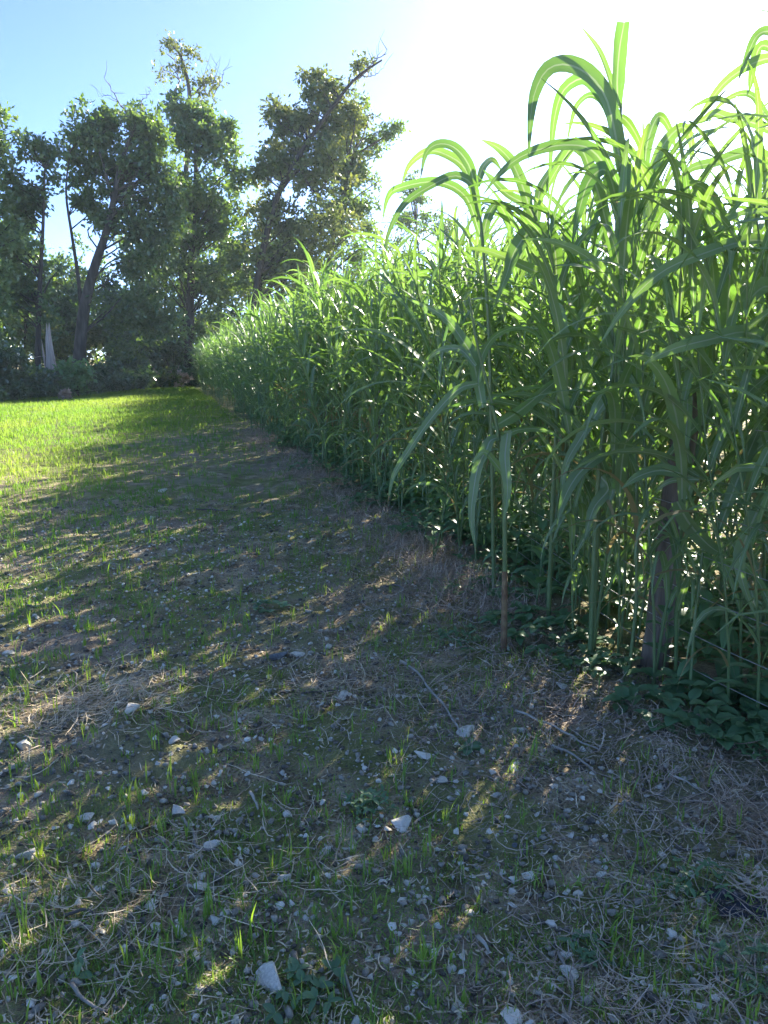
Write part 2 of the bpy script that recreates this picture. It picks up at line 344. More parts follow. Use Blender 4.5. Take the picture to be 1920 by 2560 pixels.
hero('sorghum plant with a broad pale drooping leaf in the middle of the crop front', 4.4,
     c3((690, 830), (760, 1000), (800, 1150))+[(1400, 850), (1385, 1200), (1370, 1560)], .014, [
     (c3((800, 1180), (790, 1010), (740, 945), (680, 955), (625, 1030), (595, 1120), (540, 1260)), 50, 0, -.35, dict(roll=.3, tint=.3)),
     (c3((690, 850), (665, 770), (620, 665), (560, 600), (487, 565)), 30, 0, .2, dict(tint=.7)),
     (c3((720, 900), (730, 780), (780, 690), (850, 600), (900, 640)), 26, 0, .4),
     (c3((730, 930), (680, 840), (600, 790), (540, 730), (500, 690)), 24, 0, .3),
     (c3((820, 1200), (760, 1130), (650, 1075), (520, 1020), (410, 1005)), 26, 0, -.3, dict(tint=.95)),
     (c3((790, 1120), (800, 1230), (830, 1340), (840, 1420)), 40, -.05, -.3)])
hero('foreground sorghum stalk with a reddish dry foot at the crop edge, leaves hanging both sides', 3.95,
     [(1172, 740), (1195, 870), (1228, 1000), (1250, 1120), (1262, 1300), (1262, 1560)], .0135, [
     (c4((560, 640), (530, 655), (515, 690), (480, 760), (460, 870), (452, 980), (472, 1110)), 34, 0, -.15, dict(roll=.2, tint=.4)),
     (c4((570, 700), (600, 620), (590, 720), (600, 860), (580, 1000)), 34, 0, -.25, dict(tint=.7, roll=.3)),
     (c4((480, 420), (400, 445), (300, 550), (200, 690), (135, 800), (112, 910)), 24, 0, -.2, dict(tint=.6)),
     (c4((500, 520), (460, 330), (420, 250), (330, 140), (180, 70)), 34, 0, .3, dict(tint=.5)),
     (c4((470, 350), (400, 280), (300, 300), (230, 400)), 18, 0, .3),
     (c4((480, 420), (500, 300), (560, 220), (660, 195), (780, 265)), 18, 0, .3),
     (c4((540, 600), (650, 530), (760, 440), (840, 375)), 34, 0, .25, dict(tint=.4)),
     (c4((590, 800), (545, 740), (500, 700), (440, 760)), 20, -.05, -.1, dict(tint=.95)),
     (c4((560, 660), (640, 610), (760, 612), (840, 665)), 17, 0, .1)], dry=True)
hero('sorghum plant left of the fence post with long hanging leaves showing white midribs', 3.85,
     [(1540, 760), (1535, 900), (1505, 1100), (1490, 1300), (1478, 1600)], .014, [
     (c4((1040, 420), (1000, 490), (900, 640), (835, 760), (812, 950)), 30, 0, -.1, dict(roll=.2, tint=.25)),
     (c4((1030, 480), (1090, 500), (1150, 540), (1190, 620)), 20, 0, .2),
     (c4((1050, 380), (1060, 480), (1060, 640), (1040, 800), (1000, 960)), 34, .02, -.1, dict(tint=.35)),
     (c4((1000, 700), (940, 740), (880, 800), (830, 890), (800, 1000)), 40, 0, -.2, dict(tint=.3)),
     (c4((980, 800), (1010, 850), (950, 930), (910, 1060)), 40, 0, -.1, dict(tint=.2))])
hero('sorghum plant at the right frame edge with two broad leaves slanting down left', 3.3,
     [(2020, 300), (2010, 600), (2000, 900), (1990, 1250), (1985, 1800)], .015, [
     (c3((1790, 1040), (1660, 985), (1560, 982), (1400, 1030), (1250, 1092), (1140, 1180), (1040, 1300), (970, 1410)), 36, 0, -.4, dict(roll=.35, tint=.7)),
     (c4((1780, 300), (1659, 245), (1560, 212), (1440, 238), (1300, 272), (1200, 312), (1150, 346)), 40, 0, -.35, dict(roll=.3, tint=.5)),
     (c4((1780, 80), (1700, 40), (1640, 30), (1580, 90), (1570, 160)), 50, 0, -.2, dict(tint=.9)),
     (c4((1780, 600), (1680, 640), (1600, 700), (1560, 720)), 40, 0, .2, dict(tint=.3)),
     (c4((1770, 760), (1640, 900), (1570, 1050), (1545, 1139), (1560, 1240), (1620, 1400)), 42, 0, -.1, dict(tint=.4))])
hero('sorghum plant in the upper right corner, arching leaf tips hanging into the white sky', 4.3,
     [(1965, 60), (1960, 300), (1950, 700), (1945, 1100), (1940, 1600)], .014, [
     (c3((1740, 150), (1659, 128), (1610, 152), (1570, 240), (1535, 335)), 24, 0, -.1),
     (c3((1740, 240), (1640, 185), (1605, 250), (1590, 330), (1582, 378)), 24, 0, .2, dict(tint=.2)),
     (c3((1740, 230), (1640, 242), (1560, 280), (1480, 340), (1410, 430), (1360, 510)), 26, 0, .2, dict(tint=.7)),
     (c3((1740, 560), (1650, 470), (1600, 395), (1540, 383), (1460, 430), (1400, 530)), 18, 0, .3),
     (c3((1730, 560), (1600, 500), (1500, 480), (1440, 462), (1390, 490), (1310, 515)), 26, 0, .1, dict(tint=.6)),
     (c3((1740, 700), (1600, 620), (1450, 660), (1340, 690), (1300, 780)), 30, 0, -.1)])
hero('bent sorghum stem lying almost level across the fence post, leaves at its tip', 3.35,
     c4((1290, 765), (1400, 812), (1520, 838), (1659, 862), (1800, 900))+[(2030, 1500), (2040, 1900)], .011, [
     (c4((1330, 790), (1220, 775), (1130, 800), (1060, 850)), 34, 0, -.1, dict(tint=.4)),
     (c4((1380, 800), (1330, 770), (1290, 750)), 14, 0, 0),
     (c4((1380, 810), (1280, 815), (1230, 835), (1195, 870)), 16, 0, .1),
     (c4((1290, 900), (1340, 990), (1420, 1080), (1500, 1130)), 50, -.05, .1, dict(tint=.25, roll=.2))])
hero('sorghum plant with a single upright leaf tip just right of the tallest plant', 5.2,
     c3((1150, 640), (1155, 800), (1160, 1000))+[(1615, 900), (1615, 1470)], .012, [
     (c3((1155, 760), (1165, 600), (1200, 490), (1230, 478), (1265, 540), (1290, 640)), 26, 0, .2),
     (c3((1160, 800), (1215, 620), (1290, 525), (1330, 530), (1350, 600), (1340, 700)), 30, 0, .1, dict(tint=.8)),
     (c3((1152, 690), (1152, 560), (1149, 450)), 7, 0, 0),
     (c3((1165, 900), (1200, 700), (1270, 560), (1310, 515)), 20, 0, .3)])

# plants scattered over the crop
S_MAX = 37.5
cand = []
for (t0, t1, dens) in ((-.18, .35, 23), (.35, 1.3, 14), (1.3, 3.2, 8.5), (3.2, 9.5, 4.6)):
    n = int((S_MAX+7)*(t1-t0)*dens); s = rng.uniform(-7, S_MAX, n); t = rng.uniform(t0, t1, n)
    cand.append(np.stack([s, t], 1))
cand = np.concatenate(cand); s, t = cand.T
t = t+.35*vnoise(s*.8, s*0+3)*(t < 1) + .22*sst(3, 16, s)*vnoise(s*.3, s*0+9)
px_ = POST[0]+fd[0]*s+fn[0]*t; py_ = POST[1]+fd[1]*s+fn[1]*t
ok = np.ones(len(s), bool)
for hx in hero_xy: ok &= np.hypot(px_-hx[0], py_-hx[1]) > .10
ok &= ~((np.abs(s) < .16) & (np.abs(t) < .12))
cc = px_*math.cos(SUN_AZ)-py_*math.sin(SUN_AZ)
ok &= ~((s > 1.1) & (s < 7.5) & (vnoise(cc*3.1+20, t*0+3) > .2) & (t > -.02))   # thin spots that let the low sun through
ok &= ~((s > -2.2) & (s < .9) & (t < .05) & (rng.random(len(s)) < .05))
ok &= (py_ > .5) & (px_ < .72*py_)           # the stand ends a little beyond the right of the picture
px_, py_, s, t = px_[ok], py_[ok], s[ok], t[ok]
ex = np.array([(-.42, -.12), (-.22, -.17), (-.05, -.20), (.12, -.16), (.30, -.18), (.48, -.10), (-.6, -.05), (.2, -.24)])
s = np.concatenate([s, ex[:, 0]]); t = np.concatenate([t, ex[:, 1]])
px_ = np.concatenate([px_, POST[0]+fd[0]*ex[:, 0]+fn[0]*ex[:, 1]]); py_ = np.concatenate([py_, POST[1]+fd[1]*ex[:, 0]+fn[1]*ex[:, 1]])
dist = np.hypot(px_, py_)
scale = rng.uniform(.80, 1.08, len(s))+.16*vnoise(s*.5, t*.5+5)
scale *= np.where(t < .3, .93, 1)*(1+.045*sst(1.5, 4.5, s)*(1-sst(9, 18, s))-.13*sst(16, 32, s))
rotz = rng.uniform(0, 6.283, len(s)); var = rng.integers(0, NV, len(s))
inview = (py_ > 1) & (np.abs(px_/py_) < .56)
scale = np.where((s < 1.2) & (t < 1.2), np.minimum(scale, .97), scale)*np.where(t > 1.2, 1.05, 1)
score = dist+np.where(t > 1.3, 3+2*t, 0)+np.where(inview, 0, 100)
order = np.argsort(score); near = order[:285]; rest = order[285:]
for i in near:
    x, y = px_[i], py_[i]
    if t[i] < .35 and s[i] < 2.2: lab = 'green sorghum plant in the front row of the crop, close to the wooden fence post'
    elif t[i] < .35: lab = 'green sorghum plant in the front row of the crop, farther along the bare field edge'
    else: lab = 'green sorghum plant standing inside the crop behind its front row and the wire fence'
    root = empty('sorghum_plant', (x, y, float(gz(x, y))-.015), lab, 'sorghum', 'sorghum plants of the crop')
    root.rotation_euler = (rng.normal(0, .06), rng.normal(0, .06), rotz[i]); root.scale = (scale[i],)*3
    a, b = near_tpl[var[i]]; link('stalk', a, root); link('foliage', b, root)
def scatter(idx, which, name):
    parts = []
    for v in range(NV):
        for tpl, sel in ((far_tpl, dist[idx] < 13), (vfar_tpl, dist[idx] >= 13)):
            ii = idx[(var[idx] == v) & sel]
            if not len(ii): continue
            src = tpl[v][which]
            V = np.concatenate([q[0] for q in src]); o = 0; Fs = []
            for q in src: Fs.append(q[1]+o); o += len(q[0])
            Fq = np.concatenate(Fs); uv = np.concatenate([q[2].reshape(-1, 2) for q in src]); ti = np.concatenate([q[3] for q in src])
            c, sn = np.cos(rotz[ii]), np.sin(rotz[ii]); sc = scale[ii]
            lx, ly = rng.normal(0, .045, len(ii)), rng.normal(0, .045, len(ii))
            Z = V[None, :, 2]*sc[:, None]
            W3 = np.stack([(c[:, None]*V[None, :, 0]-sn[:, None]*V[None, :, 1])*sc[:, None]+px_[ii][:, None]+lx[:, None]*Z,
                           (sn[:, None]*V[None, :, 0]+c[:, None]*V[None, :, 1])*sc[:, None]+py_[ii][:, None]+ly[:, None]*Z,
                           Z+gz(px_[ii], py_[ii])[:, None]-.015], -1)
            FF = (Fq[None]+np.arange(len(ii))[:, None, None]*len(V)).reshape(-1, 4)
            parts.append((W3.reshape(-1, 3), FF, np.tile(uv, (len(ii), 1)), (ti[None]+rng.uniform(-.15, .15, len(ii))[:, None]).ravel()))
    return parts
crop = tag(link('sorghum_crop', mesh('sorghum_crop', scatter(rest, 1, ''), M['blade'])), 'dense stand of tall green sorghum behind and beyond the front plants', 'sorghum', None, 'stuff')
cs = link('stalk', mesh('stalk', scatter(rest, 0, ''), M['stalk']), crop); cs['kind'] = 'stuff'

# ------------------------------------------------------------------ wire fence
fb = np.array([POST[0], POST[1], float(gz(POST[0], POST[1]))])
fence = empty('wire_fence', fb, 'old wire fence with a leaning wooden post half hidden in the sorghum', 'fence')
def post_mesh(h, lean, sd):
    r = np.random.default_rng(sd); n = 16; k = 14; th = np.arange(n)*2*math.pi/n; z = np.linspace(-.15, h, k)
    rad = .066*(1+.10*r.standard_normal(n)[None]*.6+.03*r.standard_normal((k, n)))*(1.08-.12*z/h)[:, None]
    V = np.stack([rad*np.cos(th)+(lean[0]*z)[:, None], rad*np.sin(th)+(lean[1]*z)[:, None], np.repeat(z[:, None], n, 1)+(z > h*.97)[:, None]*.03*r.standard_normal(n)], -1)
    i = np.arange(k-1)[:, None]*n; j = np.arange(n)[None]; a = (i+j).ravel(); b = (i+(j+1) % n).ravel()
    V = np.concatenate([V.reshape(-1, 3), [[lean[0]*h, lean[1]*h, h+.01]]]); c = len(V)-1
    F3 = np.stack([(k-1)*n+np.arange(n), (k-1)*n+(np.arange(n)+1) % n, np.full(n, c)], 1)
    return mesh('post', [(V, np.stack([a, b, b+n, a+n], 1), None, None), (V, F3, None, None)], M['post'])
tops = at(1728, 985, POST[1]); lean = ((tops[0]-fb[0])/tops[2], .0)
for q, ss in enumerate((0, 6.2, 12.4, 18.6, -3.4)):
    xy = fence_xy(ss, .0 if q == 0 else .35)
    link('post', post_mesh(1.42, lean if q == 0 else (.01*q, .02), 40+q), fence, (xy[0]-fb[0], xy[1]-fb[1], float(gz(*xy))-fb[2]))
for q, hh in enumerate((1.30, .88, .68, .50, .32, .16)):
    pts = []
    for ss in (-3.4, -2.5, -1.7, 0, 3, 6.2, 9, 12.4, 15, 18.6):
        xy = fence_xy(ss, -.07 if ss == 0 else (.27 if ss > 0 else .05)); pts.append([xy[0]-fb[0]+(lean[0]*hh if ss == 0 else 0), xy[1]-fb[1], hh+.02*math.sin(ss*2.1+q)])
    link('wire', mesh('wire', [tube(spline(pts, 60), .0021, 5)], M['wire']), fence)

# ------------------------------------------------------------------ trees
def sprigs(C, rad_, nspr, nleaf, L, r, flat=.75, up=.25):
    """leafy sprigs radiating from clump centres C (n,3): returns one part of kite-shaped leaves"""
    rad = rad_*.78; n = len(C); D = r.standard_normal((n, nspr, 3)); D[..., 2] = D[..., 2]*flat+up; D = nrm(D)
    ln = rad*r.uniform(.4, 1.6, (n, nspr, 1, 1)); u = r.uniform(.12, 1, (n, nspr, nleaf, 1))
    P = C[:, None, None, :]+D[:, :, None, :]*ln*u; P[..., 2] -= .12*rad*u[..., 0]**2
    P = (P+r.normal(0, .05*rad+.02, P.shape)).reshape(-1, 3); m = len(P)
    A = nrm(np.repeat(D.reshape(-1, 3), nleaf, 0)*.7+r.standard_normal((m, 3))*.8+np.array([0, 0, -.25])); S = nrm(np.cross(A, r.standard_normal((m, 3))+np.array([0, 0, 1.3])))
    ll = (L*r.uniform(.7, 1.65, m))[:, None]; V = np.stack([P, P+A*ll*.5-S*ll*.27, P+A*ll, P+A*ll*.5+S*ll*.27], 1)
    uv = np.tile(np.array([[.5, 0], [0, .5], [.5, 1], [1, .5]]), (m, 1))
    ti = np.repeat(np.repeat(r.uniform(0, 1, n), nspr*nleaf)*.5+r.uniform(0, .5, m), 4)
    return (V.reshape(-1, 3), np.arange(m*4).reshape(-1, 4), uv, ti)
def tree(name, label, D, trunk, blobs, r0, leaf='tree_leaf', L=.2, seed=1, nspr=8, nleaf=6, rad=.75, dead=(), group='trees of the wood edge', sub=(), cat='tree', back=.3):
    r = np.random.default_rng(seed); pts = [at(x, y, D) for x, y in trunk]
    base = np.array(pts[0]); base[2] = float(gz(base[0], base[1]))-.1; pts[0] = base
    root = empty(name, base, label, cat, group); P = spline(pts, 22)
    rr = r0*(1-.8*np.linspace(0, 1, 22)**.9); rr[0] *= 1.35; rr[1] *= 1.1
    tp = [tube(P-base, rr, 9)]
    for sb in sub:
        q = spline([at(x, y, D) for x, y in sb[0]], 14)-base; tp.append(tube(q, sb[1]*(1-.75*np.linspace(0, 1, 14)), 7))
        P = np.vstack([P, q+base])
    Cs = []
    for cx, cy, rx, ry, n in blobs:
        m_ = max(2, n//6); d = nrm(r.standard_normal((m_, 3)))*(r.uniform(.25, 1.08, (m_, 1))); c = at(cx, cy, D); c[1] += back
        d = d[r.integers(0, m_, n)]+r.normal(0, .25, (n, 3))*np.array([1.1, 1.1, .85]); Cs.append(c+d*np.array([rx*D/F, rx*D/F*.8, ry*D/F]))
    C = np.concatenate(Cs); C[:, 2] = np.maximum(C[:, 2], .5)
    for c in C[::5]:                           # limbs from the stem out to every second clump
        low = P[(P[:, 2] < c[2]-.6*np.linalg.norm(P[:, :2]-c[:2], axis=1))]
        if not len(low): low = P[:1]
        a = low[np.argmin(np.linalg.norm(low-c, axis=1)+.25*np.abs(low[:, 2]-c[2]))]
        if np.linalg.norm((c-a)[:2]) > 2.6 or c[2] < .35*P[:, 2].max(): continue
        mid = (a+c)/2+np.array([r.normal(0, .2), r.normal(0, .2), .04*np.linalg.norm(c-a)+r.normal(0, .15)])
        tp.append(tube(spline([a, mid, c+r.normal(0, .1, 3)], 6)-base, .012+.018*np.linalg.norm(c-a)*np.linspace(.8, .15, 6), 5))
    link('trunk', mesh('trunk', tp, M['bark']), root)
    V, Fq, uv, ti = sprigs(C, rad, nspr, nleaf, L, r)
    link('crown', mesh('crown', [(V-base, Fq, uv, ti)], M[leaf]), root)
    for dl in dead:
        dp = []
        for line, ra in dl:
            q = spline([at(x, y, D+.3) for x, y in line], 14); q = q+r.normal(0, .03, q.shape)-base
            dp.append(tube(q, ra*(1-.8*np.linspace(0, 1, 14)), 5))
            for i in range(5, 14, 2):          # twigs off the dead branch
                e = q[i]+np.array([r.normal(0, .35), r.normal(0, .25), abs(r.normal(.35, .25))]); dp.append(tube(spline([q[i], (q[i]+e)/2+r.normal(0, .06, 3), e], 5), np.linspace(ra*.4, .006, 5), 4))
        link('dead_branch', mesh('dead_branch', dp, M['twig']), root)
    return root
k1 = 1.565
def t1(*p): return [(x/k1, y/k1) for x, y in p]
tree('broadleaf_tree', 'broadleaf tree cut by the left frame edge, crown reaching above its neighbour', 33, [(-70, 960), (-60, 700), (-40, 420), (-45, 280)],
     [(-45, 330, 60, 75, 45), (-40, 470, 55, 90, 40), (-30, 640, 60, 120, 40)], .26, 'tree_leaf', .19, 11, rad=.6)
tree('broadleaf_tree', 'dark broadleaf tree at the far left with open crown below the sky gap', 35, [(92, 965), (98, 760), (108, 560), (112, 420)],
     [(75, 400, 52, 60, 42), (45, 520, 52, 70, 45), (100, 500, 35, 60, 16), (45, 650, 70, 80, 50), (90, 760, 60, 90, 40), (20, 800, 40, 90, 30)], .15, 'tree_leaf', .18, 12, rad=.55)
tree('broadleaf_tree', 'tall broadleaf tree with a forked leaning trunk behind the splintered snag', 38, [(192, 950), (208, 790), (236, 670), (272, 560), (300, 420), (330, 330)],
     [(335, 320, 58, 50, 60), (300, 410, 70, 70, 70), (380, 400, 55, 80, 60), (215, 330, 62, 55, 62), (180, 400, 40, 60, 28), (310, 530, 90, 60, 80), (400, 540, 50, 80, 55), (205, 480, 45, 40, 20), (350, 650, 80, 70, 70), (300, 760, 60, 80, 45), (390, 780, 60, 90, 50), (225, 560, 30, 50, 10), (255, 290, 25, 25, 10), (370, 300, 20, 25, 8)], .33, 'tree_leaf', .19, 13, rad=.62, back=.6,
     sub=[([(205, 790), (195, 690), (180, 590), (165, 480), (175, 380)], .11), ([(285, 520), (255, 400), (220, 320)], .09)],
     dead=[[([(330, 300), (310, 270), (285, 235), (262, 195)], .05), ([(300, 255), (275, 240), (248, 240)], .02), ([(355, 285), (352, 255), (372, 235), (378, 222)], .03)]])
tree('broadleaf_tree', 'tallest central tree topped by a sparse pale spray and a bare crooked branch', 43, [(470, 955), (475, 780), (480, 600), (490, 420), (478, 300)],
     [(490, 300, 55, 45, 45), (520, 370, 65, 60, 60), (465, 330, 45, 55, 40), (500, 470, 85, 60, 75), (470, 580, 90, 70, 80), (560, 560, 60, 80, 55), (480, 700, 90, 80, 80), (600, 450, 25, 40, 8), (560, 720, 70, 90, 60), (470, 830, 110, 70, 60), (545, 320, 25, 30, 10), (580, 390, 25, 30, 9), (440, 250, 15, 20, 5)], .3, 'tree_leaf', .2, 14, rad=.7,
     dead=[[([(428, 330), (432, 285), (425, 260), (445, 215), (447, 190), (435, 150)], .085), ([(447, 200), (425, 180), (400, 180)], .03)],
           [([(525, 240), (535, 200), (545, 165)], .03), ([(535, 235), (555, 200), (562, 170)], .03), ([(515, 235), (510, 195), (525, 170)], .025)]])
tree('pale_treetop', 'sparse pale-leaved treetop poking up behind the tallest central tree', 45, [(455, 955), (462, 500), (475, 260), (455, 150), (432, 115)],
     [(440, 120, 30, 18, 9), (470, 165, 38, 28, 12), (500, 190, 35, 30, 10), (405, 180, 14, 14, 3), (500, 240, 40, 25, 12)], .2, 'tree_leaf_olive', .17, 15, nspr=6, nleaf=6, rad=.6)
tree('leaning_tree', 'tree leaning far right, bare trunk slanting up through its olive crown', 42, [(610, 955), (640, 720), (690, 500), (760, 370), (830, 270), (890, 195), (955, 150)],
     [(800, 230, 60, 45, 30), (850, 190, 50, 35, 16), (730, 300, 55, 50, 45), (790, 330, 75, 60, 50), (700, 400, 55, 70, 45), (790, 450, 90, 70, 60), (880, 270, 35, 45, 18), (690, 530, 70, 70, 60), (780, 570, 80, 60, 55), (905, 140, 28, 22, 5), (650, 650, 70, 80, 60), (650, 440, 25, 60, 14), (760, 210, 20, 25, 7), (680, 260, 25, 30, 9), (735, 660, 70, 60, 40)], .21, 'tree_leaf_olive', .2, 16, rad=.72, back=.8,
     sub=[([(690, 490), (745, 425), (810, 405), (870, 395)], .13), ([(740, 400), (790, 480), (850, 400)], .06)],
     dead=[[([(880, 205), (920, 175), (945, 150), (968, 125)], .06), ([(900, 190), (935, 190), (962, 165)], .03), ([(915, 180), (950, 130)], .03)]])
tree('broadleaf_tree', 'rounded tree at the wood right end, leafy spur jutting over the crop', 46, [(800, 950), (815, 700), (860, 480), (900, 330)],
     [(885, 330, 55, 60, 50), (900, 420, 50, 70, 45), (870, 520, 60, 60, 45), (800, 640, 70, 60, 40), (960, 340, 35, 18, 10), (985, 325, 22, 12, 5), (910, 560, 25, 40, 10), (810, 530, 70, 70, 50), (900, 620, 45, 60, 24), (840, 430, 50, 60, 30)], .24, 'tree_leaf', .19, 17, rad=.62)
tree('distant_tree', 'small hazy tree far behind the crop, its top showing left of the arching leaves', 62, [(1050, 900), (1050, 700), (1040, 560)],
     [(1040, 500, 40, 40, 24), (1010, 540, 45, 30, 20), (1090, 560, 50, 25, 20), (1045, 470, 20, 20, 5), (1120, 590, 40, 40, 20), (1000, 620, 60, 60, 30)], .2, 'tree_leaf', .2, 18, rad=.7, group='trees behind the crop')
bgx = [(95, 660, 56), (165, 730, 47), (860, 620, 54), (-620, 420, 46), (-500, 520, 44), (-380, 450, 45), (-260, 430, 44), (-150, 460, 45), (-80, 560, 40), (-10, 480, 52), (60, 560, 50), (130, 690, 54), (200, 620, 52), (270, 650, 50), (345, 560, 52), (420, 600, 50), (545, 600, 52), (620, 560, 50), (700, 600, 54), (760, 640, 50)]
for q, (x, top, D) in enumerate(bgx):
    hb = (930-top)
    tree('background_tree', 'shadowed tree standing deeper in the wood behind the front trees', D, [(x, 950), (x+rng.normal(0, 8), 800), (x+rng.normal(0, 15), top+60)],
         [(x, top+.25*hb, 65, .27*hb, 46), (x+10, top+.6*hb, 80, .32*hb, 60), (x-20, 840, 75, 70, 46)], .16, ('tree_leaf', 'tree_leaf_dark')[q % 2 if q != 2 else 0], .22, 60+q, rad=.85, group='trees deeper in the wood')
def shrub(name, label, x, y, D, wpx, hpx, leaf, L, seed, n=26, group=None, nspr=8, nleaf=9):
    r = np.random.default_rng(seed); b = at(x, y, D); b[2] = float(gz(b[0], b[1])); root = empty(name, b, label, 'shrub', group)
    W_, H_ = wpx*D/F, hpx*D/F; d = nrm(r.standard_normal((n, 3)))*(r.random((n, 1))**.45); C = d*np.array([W_*.5, W_*.4, H_*.42])+np.array([0, 0, H_*.5])
    C[:, 2] = np.maximum(C[:, 2], .12)
    st = [tube(spline([np.array([r.normal(0, .1), r.normal(0, .1), -.05]), c*np.array([.45, .45, .5]), c], 6), np.linspace(.022, .006, 6), 5) for c in C[::2]]
    link('stem', mesh('stem', st, M['bark']), root)
    link('foliage', mesh('foliage', [sprigs(C, min(.45, H_*.4), nspr, nleaf, L, r, up=.35)], M[leaf]), root)
    return root
for q in range(30):                           # the thicket along the wood edge
    u = q/29; p = EA[:2]+(EB-EA)[:2]*(u*1.22-.06)+EN*rng.uniform(1.2, 4.5); D = p[1]; x = CX+p[0]/D*F*(cp+.0)
    tall = rng.uniform(45, 150) if q % 3 else rng.uniform(130, 240)
    if 40 < x < 300: tall = min(tall, 55)
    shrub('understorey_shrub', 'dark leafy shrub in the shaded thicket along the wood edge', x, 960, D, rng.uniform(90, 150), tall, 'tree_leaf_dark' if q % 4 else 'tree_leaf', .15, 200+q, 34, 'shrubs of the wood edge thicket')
for q in range(34):                           # low growth right on the field edge
    u = q/33; p = EA[:2]+(EB-EA)[:2]*(u*1.12-.04)+EN*rng.uniform(.3, 1.2); D = p[1]; x = CX+p[0]/D*F*cp
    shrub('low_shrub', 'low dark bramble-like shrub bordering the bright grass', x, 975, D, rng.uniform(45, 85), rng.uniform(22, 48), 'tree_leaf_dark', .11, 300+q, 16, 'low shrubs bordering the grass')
shrub('light_green_shrub', 'pale green leafy shrub right of the splintered snag at the wood edge', 192, 975, 31.0, 70, 95, 'weed', .17, 401, 26)
shrub('rust_brown_weed', 'small rust-brown withered weed on the grass edge below the snag', 163, 985, 29.2, 16, 22, 'thatch', .1, 402, 8)
shrub('brush_mound', 'pinkish dry brush mound where the wood meets the far end of the crop', 425, 958, 40, 85, 42, 'thatch', .16, 403, 20)
shrub('sunlit_shrub', 'low yellow-green sunlit shrub at the wood foot near the dry brush mound', 395, 962, 39.5, 120, 45, 'tree_leaf_olive', .15, 404, 22)
shrub('sunlit_shrub', 'yellow-green shrub lit through the trees left of the forked trunk', 130, 800, 44, 110, 190, 'tree_leaf_olive', .2, 405, 40)

# splintered snag
SD = 33.0; sb = at(131, 955, SD); sb[2] = float(gz(sb[0], sb[1]))-.1; u1 = SD/F
snag = empty('broken_snag', sb, 'splintered pale dead trunk, jagged top, standing at the left wood edge', 'dead tree')
r = np.random.default_rng(5); n, k = 40, 26; th = np.arange(n)*2*math.pi/n
topz = np.interp(np.cos(th), [-1, -.7, -.4, -.05, .3, .55, .8, 1], [2.2, 2.5, 2.85, 3.15, 2.45, 1.8, 1.45, 1.3])+.07*r.standard_normal(n); V = []
for i in range(k):
    z = topz*i/(k-1); rad = .26*(1+.22*np.exp(-z*3))*(1-.10*z)*(1+.05*np.sin(th*9)+.035*np.sin(th*17+1))*np.where(z > 1.5, 1-.25*(z-1.5)/1.5, 1)
    V.append(np.stack([rad*np.cos(th)*.86+.01*z, rad*np.sin(th)*.82, z], 1))
V = np.array(V).reshape(-1, 3); i = np.arange(k-1)[:, None]*n; j = np.arange(n)[None]; a = (i+j).ravel(); b = (i+(j+1) % n).ravel()
Fq = np.stack([a, b, b+n, a+n], 1); cen = np.array([[-.07, 0, 1.3]]); Vc = np.concatenate([V, cen])
F3 = np.stack([(k-1)*n+np.arange(n), (k-1)*n+(np.arange(n)+1) % n, np.full(n, len(V))], 1)
link('trunk', mesh('trunk', [(Vc, Fq, None, None), (Vc, F3, None, None)], M['deadwood']), snag)
link('splinter', mesh('splinter', [tube([[-.20, -.02, .9], [-.27, -.02, 1.7], [-.30, 0, 2.3]], [.05, .045, .008], 5)], M['deadwood']), snag)
link('twig', mesh('twig', [tube([[-.15, 0, 1.62], [-.45, .02, 1.64], [-.72, .05, 1.58]], [.018, .012, .005], 5)], M['deadwood']), snag)

